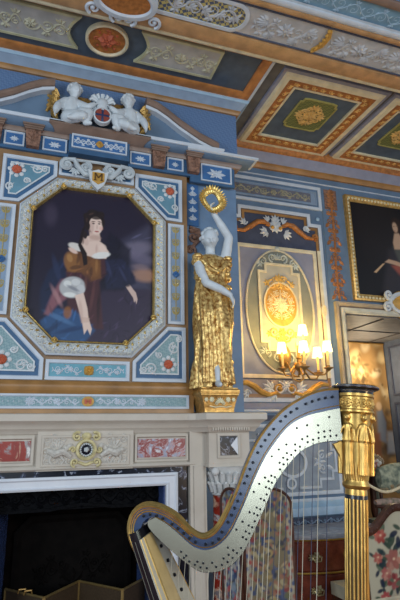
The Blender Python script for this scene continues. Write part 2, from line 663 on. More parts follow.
strip('cream_edge', YF + 0.15, YF + 0.20, 0.008, CREAM, bm_)
strip('gilt_moulding', YF + 0.005, YF + 0.145, 0.022, M('beam ochre', (182, 138, 92), 0.45, var=0.18), bm_)
strip('dark_fillet', YF - 0.02, YF - 0.004, 0.004, NAVY, bm_)  # thin dark slate strip beside the gilt moulding
strip('grey_fillet', YN + 0.0, YN + 0.016, 0.004, NAVY, bm_)
strip('cream_moulding', YN - 0.125, YN - 0.07, 0.012, LINE, bm_)
strip('gilt_moulding', YN - 0.068, YN - 0.02, 0.018, M('beam ochre'), bm_)
yc = (YF + YN) / 2
b = MB(bt)
for x0, x1 in ((1.62, 2.20), (2.38, 2.96), (2.98, 3.56), (3.58, 4.16)):
    xm = (x0 + x1) / 2
    b.flower(xm, yc, 0.085, 9)
    for sg in (-1, 1):
        b.rinceau((xm + sg * 0.06, yc), (xm + sg * 0.28, yc + 0.02), 0.10, 2, 0.008)
        b.palmette(xm + sg * 0.19, yc - 0.05, sg * 0.4 + (0 if sg > 0 else math.pi), 0.11, 7)
        b.palmette(xm + sg * 0.13, yc + 0.06, math.pi / 2 + sg * 0.4, 0.09, 7)
b.build('foliage_relief', M('beam relief', (178, 182, 188), 0.6), bm_)
b = MB(bt)
b.sweep([(2.25, yc + 0.12), (2.30, yc + 0.04), (2.31, yc - 0.06), (2.28, yc - 0.13)], [(0.02, 0), (0.02, 0.02), (-0.02, 0.02), (-0.02, 0)])
for i in range(6):
    b.ball((2.245 + 0.02 * i - 0.003 * i * i, yc + 0.12 - 0.05 * i, 0.02), 0.016, 6)
b.build('gilt_clasp', GOLDPAINT, bm_)
# diapered end of the beam above the portrait and its red cartouche
b = MB(bt)
pp = [(0.70, yc - 0.115), (1.42, yc - 0.115)] + [(1.42 + 0.10 * math.sin(a), yc - 0.115 * math.cos(a)) for a in np.linspace(0.2, math.pi - 0.2, 8)] + [(1.42, yc + 0.115), (0.70, yc + 0.115)]
b.poly(pp, 0, 0.006)
b.build('diaper_panel', DIAPERGOLD, bm_)
b = MB(bt)
b.frame(pp, [(-0.035, 0), (-0.035, 0.014), (0.0, 0.014), (0.0, 0)])
b.build('panel_border', LINE, bm_)
b = MB(bt)
b.rinceau((0.85, yc), (1.45, yc), 0.10, 4, 0.008, 0.006)
for i in range(5):
    b.palmette(0.9 + 0.13 * i, yc, 0.3 * i, 0.08, 5, 0.006)
b.build('panel_relief', M('beam relief', (186, 190, 196)), bm_)
b = MB(bt)
b.poly(ell(0.52, -1.10, 0.22, 0.14), 0, 0.04)
b.build('red_cartouche', RUST, bm_)
b = MB(bt)
b.frame(ell(0.52, -1.10, 0.25, 0.165), [(-0.02, 0), (-0.01, 0.05), (0.03, 0.055), (0.045, 0.04), (0.045, 0)])
for sg in (-1, 1):
    for q in (0.10, 0.33):
        b.spiral(0.535 + sg * (0.05 if q < 0.2 else 0.25), -0.925 if q < 0.2 else -0.955, 0.062, math.pi / 2 - sg * 0.4, 1.3, -sg, 0.017, 0.03, 22)
        b.spiral(0.52 + sg * q, -1.29, 0.05, -math.pi / 2 + sg * 0.4, 1.3, sg, 0.015, 0.03, 22)
b.build('cartouche_scrolls', LINE, bm_)

# next bay beyond the beam
nb = thing('ceiling_border', (3.0, -1.9, H), 'blue ceiling border painted with pale scrolls nearer than the grey beam', 'ceiling border')
nb['kind'] = 'structure'
t2 = CEIL(5.04)
strip('blue_scroll_band', -1.66, -1.47, 0.012, M('scroll band blue', (112, 152, 178), 0.55), nb, T=t2)
b = MB(CEIL(5.024))
b.rinceau((1.6, -1.565), (5.2, -1.565), 0.075, 26, 0.006)
b.build('scroll_ornament', PALEBLUE, nb)
strip('brown_moulding', -1.73, -1.665, 0.03, UMBER, nb, T=t2)
strip('blue_field', -3.6, -1.735, 0.01, M('sky blue field', (120, 150, 190), 0.6), nb, T=t2)


# coffers
def coffer(name, x0, x1, y0, y1, label):
    t = thing(name, ((x0 + x1) / 2, (y0 + y1) / 2, H), label, 'ceiling panel', 'square ceiling panels by the back wall')
    T = CEIL(H + 0.03)
    rc = rect(x0, x1, y0, y1)
    bb = MB(T)
    bb.frame(rc, [(-0.02, 0), (-0.02, 0.03), (0.0, 0.05), (0.055, 0.05), (0.06, 0.0)])
    bb.build('cream_frame', CREAM, t)
    bb = MB(T)
    bb.frame(rc, [(-0.06, 0), (-0.055, 0.025), (-0.02, 0.03), (-0.02, 0)])
    bb.build('outer_fillet', LILAC, t)
    bb = MB(T)
    bb.frame(rc, [(0.055, 0.0), (0.055, 0.046), (0.165, 0.022), (0.165, 0.0)])
    bb.build('rust_frame', RUST, t)
    bb = MB(T)
    n = 9
    for k in range(n):
        q = 0.10 + (1 - 0.2) * (k + 0.5) / n
        for (ux, uy, an) in ((x0 + (x1 - x0) * q, y0 + 0.11, 0), (x0 + (x1 - x0) * q, y1 - 0.11, math.pi), (x0 + 0.11, y0 + (y1 - y0) * q, -math.pi / 2), (x1 - 0.11, y0 + (y1 - y0) * q, math.pi / 2)):
            bb.spiral(ux, uy, 0.034, an, 1.2, 1, 0.007, 0.034, 10)
            bb.leaf(ux, uy, an + 0.9, 0.06, 0.025, 0.034)
    bb.build('rust_scrolls', M('pale rust relief', (214, 166, 92), 0.5), t)
    bb = MB(T)
    bb.frame(rc, [(0.165, 0), (0.165, 0.028), (0.19, 0.028), (0.19, 0)])
    bb.build('inner_fillet', CREAM, t)
    bb = MB(T)
    bb.poly(offset_poly(rc, 0.18), 0, 0.006)
    bb.build('slate_field', SLATE, t)
    xm, ym = (x0 + x1) / 2, (y0 + y1) / 2 - 0.06
    gx, gy = 0.225, 0.25
    gp = []
    for sx, sy in ((-1, -1), (1, -1), (1, 1), (-1, 1)):
        q = [(xm + sx * gx, ym + sy * (gy - 0.06)), (xm + sx * (gx - 0.025), ym + sy * (gy - 0.055)), (xm + sx * (gx - 0.03), ym + sy * (gy - 0.01)), (xm + sx * (gx - 0.07), ym + sy * gy)]
        gp += q if sx * sy > 0 else q[::-1]
    gp = gp[4:] + gp[:4] if False else gp
    bb = MB(T)
    bb.poly(gp, 0.005, 0.016)
    g = bb.build('green_panel', GREENDIAPER, t)
    bb = MB(T)
    bb.frame(gp, [(-0.012, 0.006), (-0.012, 0.022), (0.006, 0.022), (0.006, 0.006)])
    bb.build('panel_border', M('olive border', (160, 152, 84)), g)
    bb = MB(T)
    bb.flower(xm, ym, 0.09, 8, 0.016)
    for k in range(4):
        a = math.pi / 2 * k
        bb.spiral(xm + 0.10 * math.cos(a + 0.5), ym + 0.10 * math.sin(a + 0.5), 0.05, a, 1.3, 1, 0.012, 0.018)
        bb.spiral(xm + 0.10 * math.cos(a - 0.5), ym + 0.10 * math.sin(a - 0.5), 0.05, a, 1.3, -1, 0.012, 0.018)
        bb.palmette(xm + 0.10 * math.cos(a), ym + 0.10 * math.sin(a), a, 0.10, 5, 0.016)
    bb.build('gilt_arabesque', M('gilt arabesque paint', (206, 164, 92), 0.45), g)
    return t


coffer('ceiling_coffer', 2.25, 3.42, -0.63, 0.60, 'square rust and cream framed ceiling panel with a green centre, above the wall lights')
coffer('ceiling_coffer', 3.58, 4.75, -0.63, 0.60, 'square rust framed ceiling panel cut by the right edge of the photo')

# long coffer over the chimney
lc = thing('ceiling_coffer', (CX, -0.45, H), 'long slate blue ceiling panel with grey reliefs and an orange roundel above the portrait', 'ceiling panel')
T = CEIL(H + 0.03)
rc = rect(-1.08, 2.03, -0.80, -0.125)
b = MB(T)
b.poly(offset_poly(rc, 0.02), 0, 0.006)
b.build('slate_field', SLATE, lc)
b = MB(T)
b.frame(rc, [(0, 0), (0, 0.035), (0.03, 0.042), (0.075, 0.028), (0.09, 0.02), (0.09, 0)])
b.build('gilt_frame', M('orange gilt paint', (186, 120, 62), 0.45, var=0.2), lc)
b = MB(T)
b.frame(rc, [(-0.03, 0), (-0.03, 0.04), (0.0, 0.04), (0.0, 0)])
b.build('white_fillet', LINE, lc)
GC, GR = (0.46, -0.50), 0.175
for sg in (-1, 1):
    xs, xe = CX + sg * 0.27, CX + sg * 1.06
    yl, yh = -0.69, -0.315
    arc = [(xs + sg * 0.10 * (1 - math.sin(a)) - sg * 0.02, yl + (yh - yl) * (i / 8)) for i, a in enumerate(np.linspace(0, math.pi, 9))]
    arc = [(xs + sg * (0.0 + 0.085 * math.sin(a)), yl + (yh - yl) * (i / 8)) for i, a in enumerate(np.linspace(0, math.pi, 9))]
    pg = arc + [(xe, yh), (xe, yl)]
    b = MB(T)
    b.poly(pg, 0.0, 0.03)
    rp = b.build('relief_panel', M('grey relief panel', (178, 178, 174), 0.6), lc)
    b = MB(T)
    b.frame(pg if sg < 0 else pg[::-1], [(-0.004, 0.0), (-0.004, 0.034), (0.022, 0.034), (0.022, 0.03)])
    b.build('panel_border', M('pale olive border', (190, 188, 150), 0.55), rp)
    b = MB(T)
    xm = (xs + xe) / 2
    b.flower(xm + sg * 0.02, (yl + yh) / 2, 0.06, 7, 0.03)
    b.spiral(xm + sg * 0.02, (yl + yh) / 2, 0.085, 0, 1.0, 1, 0.010, 0.03)
    b.rinceau((xm - sg * 0.06, -0.50), (xs + sg * 0.11, -0.50), 0.11, 2, 0.010, 0.03)
    b.rinceau((xm + sg * 0.10, -0.50), (xe - sg * 0.04, -0.50), 0.11, 3, 0.010, 0.03)
    b.build('foliage_relief', M('grey olive relief', (186, 184, 160), 0.6), rp)
b = MB(T)
b.poly(ell(GC[0], GC[1], GR, GR * 0.95), 0, 0.03)
md = b.build('roundel', RUST, lc)
b = MB(T)
b.frame(ell(GC[0], GC[1], GR + 0.02, GR + 0.015), [(0, 0), (0, 0.045), (0.018, 0.05), (0.03, 0.03)])
b.build('roundel_rim', CREAM, md)
b = MB(T)
b.flower(GC[0], GC[1], 0.09, 6, 0.03)
for k in range(4):
    a = math.pi / 4 + k * math.pi / 2
    b.ball((GC[0] + 0.11 * math.cos(a), GC[1] + 0.11 * math.sin(a), 0.03), 0.013, 6)
    b.spiral(GC[0] + 0.09 * math.cos(a + .78), GC[1] + 0.09 * math.sin(a + .78), 0.03, a, 1, 1, 0.006, 0.03)
b.build('roundel_relief', M('red brown relief', (188, 92, 60), 0.5), md)

# ================================================================== OVERMANTEL
T0 = WALL(0.0)
om = thing('overmantel_panelling', (CX, 0, 1.8), 'painted and gilded panelling framing the portrait above the fireplace', 'panelling')


def mir(pts):
    return [(2 * CX - x, z) for x, z in pts][::-1]


def corner_panel(pts, ros, inner, field):
    bb = MB(T0)
    bb.poly(pts, 0, 0.010)
    p = bb.build('corner_panel', DEEPBLUE, om)
    bb = MB(T0)
    bb.frame(pts, [(-0.008, 0), (-0.008, 0.022), (0.018, 0.022), (0.026, 0.010)])
    bb.build('white_border', LINE, p)
    ip = offset_poly(pts, 0.062)
    bb = MB(T0)
    bb.poly(ip, 0.009, 0.014)
    bb.build('inner_field', field, p)
    bb = MB(T0)
    bb.frame(ip, [(-0.004, 0.01), (-0.004, 0.018), (0.008, 0.018), (0.008, 0.01)])
    cx, cz = ros
    for k in range(8):
        a = 2 * math.pi * k / 8
        bb.ball((cx + 0.060 * math.cos(a), cz + 0.060 * math.sin(a), 0.014), (0.021, 0.021, 0.012), 8)
    # scrolls filling the tail of the panel along its two legs
    for q in inner:
        bb.spiral(q[0], q[1], q[2] * 1.1, q[3], 1.3, q[4], 0.0095, 0.015)
        bb.palmette(q[0], q[1], q[3] + 0.4, q[2] * 1.25, 3, 0.013, 1.4)
        bb.leaf(q[0], q[1], q[3] + 2.6, q[2] * 1.5, q[2] * 0.4, 0.013)
    bb.build('scroll_relief', STUCCO, p)
    bb = MB(T0)
    bb.ball((cx, cz, 0.016), (0.042, 0.042, 0.02), 16)
    bb.flower(cx, cz, 0.042, 8, 0.034, core=False)
    bb.build('rosette', REDORANGE, p)


UR = [(0.85, 4.06), (0.85, 3.92), (1.155, 3.625), (1.305, 3.62), (1.305, 4.06)]
LR = [(1.17, 2.55), (0.86, 2.23), (0.86, 2.065), (1.33, 2.065), (1.33, 2.55)]
ui = [(1.02, 3.965, 0.045, 2.8, 1), (0.95, 3.97, 0.03, 2.4, -1), (1.235, 3.76, 0.035, -1.4, 1), (1.10, 3.83, 0.03, 3.6, -1)]
li = [(1.02, 2.17, 0.048, 2.8, -1), (0.95, 2.165, 0.03, 3.0, 1), (1.23, 2.36, 0.05, 1.6, 1), (1.27, 2.45, 0.03, 1.4, -1), (1.09, 2.30, 0.03, 2.4, 1)]
corner_panel(UR, (1.19, 3.93), ui, M('petrol field', (96, 140, 160), 0.55))
corner_panel(mir(UR), (2 * CX - 1.19, 3.93), [(2 * CX - q[0], q[1], q[2], math.pi - q[3], -q[4]) for q in ui], M('petrol field', (96, 140, 160)))
corner_panel(LR, (1.175, 2.215), li, SAGEDIAPER)
corner_panel(mir(LR), (2 * CX - 1.175, 2.215), [(2 * CX - q[0], q[1], q[2], math.pi - q[3], -q[4]) for q in li], SAGEDIAPER)
for sg in (1, -1):
    xs = sorted((CX + sg * 0.70, CX + sg * 0.842))
    pts = rect(xs[0], xs[1], 2.595, 3.575)
    b = MB(T0)
    b.poly(pts, 0, 0.010)
    p = b.build('side_panel', GREYBLUE, om)
    b = MB(T0)
    b.frame(pts, [(-0.008, 0), (-0.008, 0.022), (0.016, 0.022), (0.024, 0.010)])
    b.build('white_border', LINE, p)
    b = MB(T0)
    xm = sum(xs) / 2
    for k in range(7):
        z = 2.68 + 0.136 * k
        b.palmette(xm, z, math.pi / 2, 0.07, 3, 0.010, 1.6)
        b.spiral(xm - 0.022, z + 0.05, 0.022, 0, 1.1, 1, 0.006, 0.01, 10)
        b.spiral(xm + 0.022, z + 0.05, 0.022, math.pi, 1.1, -1, 0.006, 0.01, 10)
    b.tube([(xm, 2.63, 0.012), (xm, 3.54, 0.012)], 0.005, 5)
    b.build('gilt_ornament', M('dull gilt paint', (170, 152, 96), 0.5), p)
    b = MB(T0)
    b.flower(xm, 3.07, 0.035, 4, 0.02, math.pi / 2)
    b.build('blue_flower', ROYAL, p)
# base centre panel
pts = rect(0.135, 0.812, 2.07, 2.215)
b = MB(T0)
b.poly(pts, 0, 0.010)
p = b.build('base_panel', TEAL, om)
b = MB(T0)
b.frame(pts, [(-0.012, 0), (-0.012, 0.022), (0.014, 0.022), (0.02, 0.010)])
b.build('white_border', LINE, p)
b = MB(T0)
for sg in (1, -1):
    b.rinceau((CX + sg * 0.06, 2.14), (CX + sg * 0.29, 2.145), 0.04, 3, 0.005, 0.010)
    b.flower(CX + sg * 0.15, 2.15, 0.025, 5, 0.012)
    b.flower(CX + sg * 0.24, 2.13, 0.022, 5, 0.012)
b.build('vine_ornament', LINE, p)
b = MB(T0)
b.flower(CX, 2.142, 0.05, 4, 0.012, math.pi / 4)
b.build('gilt_flower', GOLDPAINT, p)
# small panels beside the crest
for x0, x1 in ((0.135, 0.42), (0.535, 0.82)):
    pts = rect(x0, x1, 3.945, 4.06)
    b = MB(T0)
    b.poly(pts, 0, 0.010)
    p = b.build('crest_side_panel', DEEPBLUE, om)
    b = MB(T0)
    b.frame(pts, [(-0.008, 0), (-0.008, 0.02), (0.016, 0.02), (0.022, 0.010)])
    b.build('white_border', LINE, p)

# moulding and strip under the field
def hbar(name, x0, x1, prof, mat, par, Y=0.0, ret=True):
    """prof (outward w, z); mitred returns at both ends"""
    bb = MB()
    yr = Y + (0.06 if x1 > 1.37 else 0.002)
    pt = [(x0, yr), (x0, Y), (x1, Y), (x1, yr)] if ret else [(x0, Y), (x1, Y)]
    bb.sweep(pt, [(-d, z) for d, z in prof])
    return bb.build(name, mat, par, ang=45)


hbar('base_moulding', -0.42, 1.365, [(0, 1.945), (0.035, 1.945), (0.045, 1.97), (0.03, 2.0), (0.035, 2.02), (0.012, 2.05), (0, 2.05)], OCHRE, om)
pts = rect(-0.39, 1.352, 1.828, 1.937)
hbar('base_strip_ground', -0.42, 1.375, [(0, 1.785), (0.03, 1.785), (0.03, 1.945), (0, 1.945)], OCHRE, om)
Tm = WALL(-0.03)
b = MB(Tm)
b.poly(pts, 0, 0.006)
p = b.build('base_strip', SAGEDIAPER, om)
b = MB(Tm)
b.frame(pts, [(-0.004, 0), (-0.004, 0.016), (0.012, 0.016), (0.018, 0.006)])
b.build('white_border', LINE, p)
b = MB(Tm)
for sg in (1, -1):
    b.rinceau((CX + sg * 0.07, 1.882), (CX + sg * 0.46, 1.882), 0.032, 6, 0.006, 0.006)
    b.flower(CX + sg * 0.46, 1.882, 0.04, 8, 0.006)
    b.flower(CX + sg * 0.25, 1.882, 0.03, 6, 0.006)
    for k in range(5):
        b.ball((CX + sg * (0.54 + 0.04 * k), 1.882, 0.006), 0.006, 6)
b.build('white_ornament', LINE, p)
b = MB(Tm)
b.poly(ell(CX, 1.882, 0.05, 0.042, 16), 0.005, 0.016)
b.build('gilt_boss', GOLDPAINT, p)
b = MB(Tm)
b.box(CX - 0.028, CX - 0.006, 1.862, 1.902, 0.015, 0.02)
b.box(CX + 0.006, CX + 0.028, 1.862, 1.902, 0.015, 0.02)
b.box(CX - 0.01, CX + 0.01, 1.875, 1.889, 0.015, 0.02)
b.build('red_knot', REDORANGE, p)

# entablature
b = MB(T0)
for x0, x1, w in ((-0.42, 0.20, 0.03), (0.20, 0.765, 0.09), (0.765, 1.40, 0.03), (1.40, 1.885, 0.03)):
    z0 = 4.125 if x0 < 1.3 else 4.07
    b.box(x0, x1, 4.145 if x0 == 0.20 else z0, 4.36, 0, w)
b.build('entablature_frieze', DEEPBLUE, om)


def tablet(x0, x1, z0, z1, w, mot=True):
    T1 = WALL(-w)
    pts = rect(x0, x1, z0, z1)
    bb = MB(T1)
    bb.poly(pts, 0, 0.006)
    p = bb.build('tablet', ROYAL, om)
    bb = MB(T1)
    bb.frame(pts, [(-0.004, 0), (-0.004, 0.014), (0.008, 0.014), (0.012, 0.006)])
    bb.build('white_border', LINE, p)
    bb = MB(T1)
    xm, zm = (x0 + x1) / 2, (z0 + z1) / 2
    L = (x1 - x0) / 2 - 0.03
    h = (z1 - z0) * 0.30
    if L > 0.14:
        for sg in (1, -1):
            bb.rinceau((xm + sg * 0.035, zm), (xm + sg * L, zm), h, 4 if L > .2 else 2, 0.006, 0.006)
    else:
        for a in (0, math.pi):
            bb.palmette(xm, zm, a, L * 0.8, 3, 0.006, 1.3)
        bb.palmette(xm, zm, math.pi / 2, h * 0.9, 3, 0.006, 1.4)
        bb.palmette(xm, zm, -math.pi / 2, h * 0.9, 3, 0.006, 1.4)
    bb.build('white_ornament', LINE, p)
    return p


for x0, x1 in ((-0.362, -0.195), (-0.03, 0.18), (0.785, 0.985), (1.16, 1.32)):
    tablet(x0, x1, 4.16, 4.29, 0.03)
p = tablet(0.225, 0.735, 4.20, 4.335, 0.09)
b = MB(WALL(-0.09))
b.flower(CX, 4.267, 0.04, 4, 0.012)
b.build('gilt_flower', GOLDPAINT, p)
tablet(1.515, 1.845, 4.10, 4.285, 0.03)
for x in (-0.118, 1.065, -0.45, 1.425):
    b = MB(T0)
    b.poly([(x - 0.055, 4.15), (x + 0.055, 4.15), (x + 0.068, 4.33), (x - 0.068, 4.33)], 0, 0.085)
    c = b.build('console', BROWNCARVE, om)
    b = MB(T0)
    b.box(x - 0.085, x + 0.085, 4.33, 4.345, 0, 0.11)
    b.box(x - 0.078, x + 0.078, 4.315, 4.33, 0, 0.10)
    b.box(x - 0.095, x + 0.095, 4.345, 4.36, 0, 0.125)
    b.build('console_cap', UMBER, c)
    b = MB(WALL(-0.085))
    b.palmette(x, 4.19, math.pi / 2, 0.10, 5)
    b.spiral(x - 0.022, 4.29, 0.022, 0, 1.2, 1, 0.008)
    b.spiral(x + 0.022, 4.29, 0.022, math.pi, 1.2, -1, 0.008)
    b.build('console_carving', BROWNCARVE, c)
# cornice bars: brown then white-edged blue
for x0, x1, dz, pw in ((-0.60, 0.20, 0.0, 0.0), (0.765, 1.40, 0.0, 0.0)):
    hbar('brown_cornice', x0, x1, [(0, 4.30 + dz), (0.045 + pw, 4.30 + dz), (0.06 + pw, 4.33 + dz), (0.06 + pw, 4.345 + dz), (0, 4.345 + dz)], UMBER, om)
hbar('brown_cornice', 0.17, 0.80, [(0, 4.335), (0.10, 4.335), (0.13, 4.365), (0.16, 4.385), (0.16, 4.41), (0, 4.41)], UMBER, om)
hbar('brown_cornice', 1.47, 1.90, [(0, 4.285), (0.04, 4.285), (0.06, 4.31), (0.06, 4.335), (0, 4.335)], UMBER, om)
for x0, x1 in ((-0.70, 0.06), (0.88, 1.56)):
    hbar('blue_cornice', x0, x1, [(0, 4.34), (0.10, 4.345), (0.13, 4.375), (0.14, 4.392), (0, 4.392)], BLUE, om)
    hbar('white_cornice_edge', x0 - 0.01, x1 + 0.01, [(0, 4.391), (0.15, 4.391), (0.16, 4.402), (0.16, 4.42), (0, 4.42)], LINE, om)
hbar('blue_cornice', 1.50, 1.955, [(0, 4.33), (0.07, 4.335), (0.12, 4.35), (0.13, 4.365), (0, 4.365)], BLUE, om)
hbar('white_cornice_edge', 1.49, 1.965, [(0, 4.364), (0.14, 4.364), (0.15, 4.372), (0.15, 4.392), (0, 4.392)], LINE, om)

# pediment: two broken sides
def pedside(sg):
    ds = [(1.20, 4.43), (1.0, 4.505), (0.79, 4.62), (0.66, 4.71), (0.55, 4.77), (0.44, 4.80)]
    up = [(CX + sg * d, z) for d, z in ds]
    pg = up + [(CX + sg * 0.44, 4.42), (CX + sg * 1.18, 4.42)]
    bb = MB(T0)
    bb.poly(pg, 0, 0.03)
    p = bb.build('pediment_side', BLUE, om)
    bb = MB()
    pr = [(0.0, 0.0), (0.13, 0.0), (0.15, 0.02), (0.15, 0.05), (0.12, 0.085), (0.0, 0.085)]
    bb.loops([[(x, -w, z + h) for w, h in pr] for x, z in up], True, True)
    bb.build('raking_moulding', UMBER, p)
    bb = MB()
    pr = [(0.0, -0.025), (0.10, -0.025), (0.11, 0.0), (0.0, 0.0)]
    bb.loops([[(x, -w, z + h) for w, h in pr] for x, z in up], True, True)
    bb.build('white_line', LINE, p)
    bb = MB()
    bb.box(min(CX + sg * 0.43, CX + sg * 0.455), max(CX + sg * 0.43, CX + sg * 0.455), -0.03, 0.0, 4.42, 4.84)
    bb.build('pediment_end', NAVY, p)


pedside(-1)
pedside(1)
b = MB(T0)
b.box(CX - 0.43, CX + 0.43, 4.41, 4.80, 0.0, 0.012)
b.build('pediment_backing', BLUE, om)

# narrow pilaster at the statue's side
b = MB(WALL(0.06))
b.box(1.37, 1.93, 1.80, 4.10, 0, 0.004)
pil = b.build('pilaster_ground', M('pilaster blue', (108, 136, 168), 0.5, var=0.08), om)
pts = rect(1.385, 1.505, 3.62, 4.075)
b = MB(WALL(0.05))
b.poly(pts, 0, 0.01)
p = b.build('ornament_strip', ROYAL, om)
b = MB(WALL(0.04))
for k in range(4):
    b.palmette(1.445, 3.68 + 0.09 * k, math.pi / 2, 0.07, 3)
    b.spiral(1.43, 3.70 + 0.09 * k, 0.02, 0, 1.1, 1, 0.006)
    b.spiral(1.46, 3.70 + 0.09 * k, 0.02, math.pi, 1.1, -1, 0.006)
b.flower(1.445, 4.03, 0.025, 4)
b.build('white_ornament', LINE, p)
b = MB(WALL(0.05))
b.spiral(1.45, 3.50, 0.07, 2.2, 1.4, -1, 0.022, 0.0, 22)
b.spiral(1.42, 3.36, 0.05, -0.5, 1.3, 1, 0.018, 0.0, 22)
b.tube([(1.41, 3.60, 0), (1.50, 3.58, 0), (1.52, 3.50, 0), (1.46, 3.42, 0), (1.40, 3.34, 0)], [0.02, 0.028, 0.026, 0.02, 0.015], 6)
b.build('scroll_bracket', BROWNCARVE, om)

# ------------------------------------------------------------------ PORTRAIT
def octo(x0, x1, z0, z1, c):
    return [(x0 + c, z0), (x1 - c, z0), (x1, z0 + c), (x1, z1 - c), (x1 - c, z1), (x0 + c, z1), (x0, z1 - c), (x0, z0 + c)]


pt = thing('portrait_painting', (CX, 0, 2.26), 'octagonal portrait of a dark-haired lady in a silvered and gilt frame over the fireplace', 'painting')
oi = octo(-0.065, 1.025, 2.385, 3.80, 0.245)
oo = octo(-0.182, 1.138, 2.26, 3.885, 0.30)


def ringloops(mb, A, B, prof):
    """blend between outer A and inner B polygons; prof (t, w)"""
    mb.loops([[(a[0] + (c[0] - a[0]) * t, a[1] + (c[1] - a[1]) * t, w) for a, c in zip(A, B)] for t, w in prof + prof[:1]])


b = MB(T0)
ringloops(b, oo, oi, [(0, 0), (0, 0.05), (0.10, 0.06), (0.10, 0.05)])
b.build('outer_fillet', LINE, pt)
b = MB(T0)
ringloops(b, oo, oi, [(0.08, 0.0), (0.08, 0.055), (0.3, 0.075), (0.7, 0.06), (0.88, 0.035), (0.88, 0.0)])
fr = b.build('carved_frame', SILVERGILT, pt)
b = MB(T0)
b2 = MB(T0)
mid = [((a[0] + c[0]) / 2, (a[1] + c[1]) / 2) for a, c in zip(oo, oi)]
for i in range(8):
    p0, p1 = Vector(mid[i]), Vector(mid[(i + 1) % 8])
    n = max(3, int((p1 - p0).length / 0.075))
    a = math.atan2(p1.y - p0.y, p1.x - p0.x)
    for k in range(n):
        q = p0 + (p1 - p0) * ((k + 0.5) / n)
        b.spiral(q.x, q.y, 0.026, a + (k % 2) * math.pi, 1.2, 1 if k % 2 else -1, 0.008, 0.068, 10)
        b2.leaf(q.x, q.y, a + 0.8, 0.045, 0.02, 0.068)
        b2.leaf(q.x, q.y, a + math.pi + 0.8, 0.045, 0.02, 0.068)
b.build('frame_scrolls', STUCCO, fr)
b2.build('gilt_leaves', GOLD, fr)
b = MB(T0)
ringloops(b, oo, oi, [(0.91, 0.0), (0.91, 0.05), (0.96, 0.055), (1.02, 0.04), (1.02, 0.0)])
b.build('gilt_bead', GOLD, pt)
for p in oi:
    b = MB(T0)
    b.ball((p[0], p[1], 0.05), (0.02, 0.02, 0.015), 8)
    b.flower(p[0], p[1], 0.03, 4, 0.06, core=False)
    b.build('gilt_corner_rosette', GOLD, pt)

K = 3.636


def cp(x, y):  # a point of the canvas
    q = px(40 + x / K, 200 + y / K, 0.0)
    return (q.x, q.z)


def cpoly(*pts):
    return [cp(*p) for p in pts]


def cel(x, y, rx, ry, a=0.0):
    c = cp(x, y)
    k = 1 / K * 0.0088
    return (c[0], c[1], rx * k, ry * k, a)


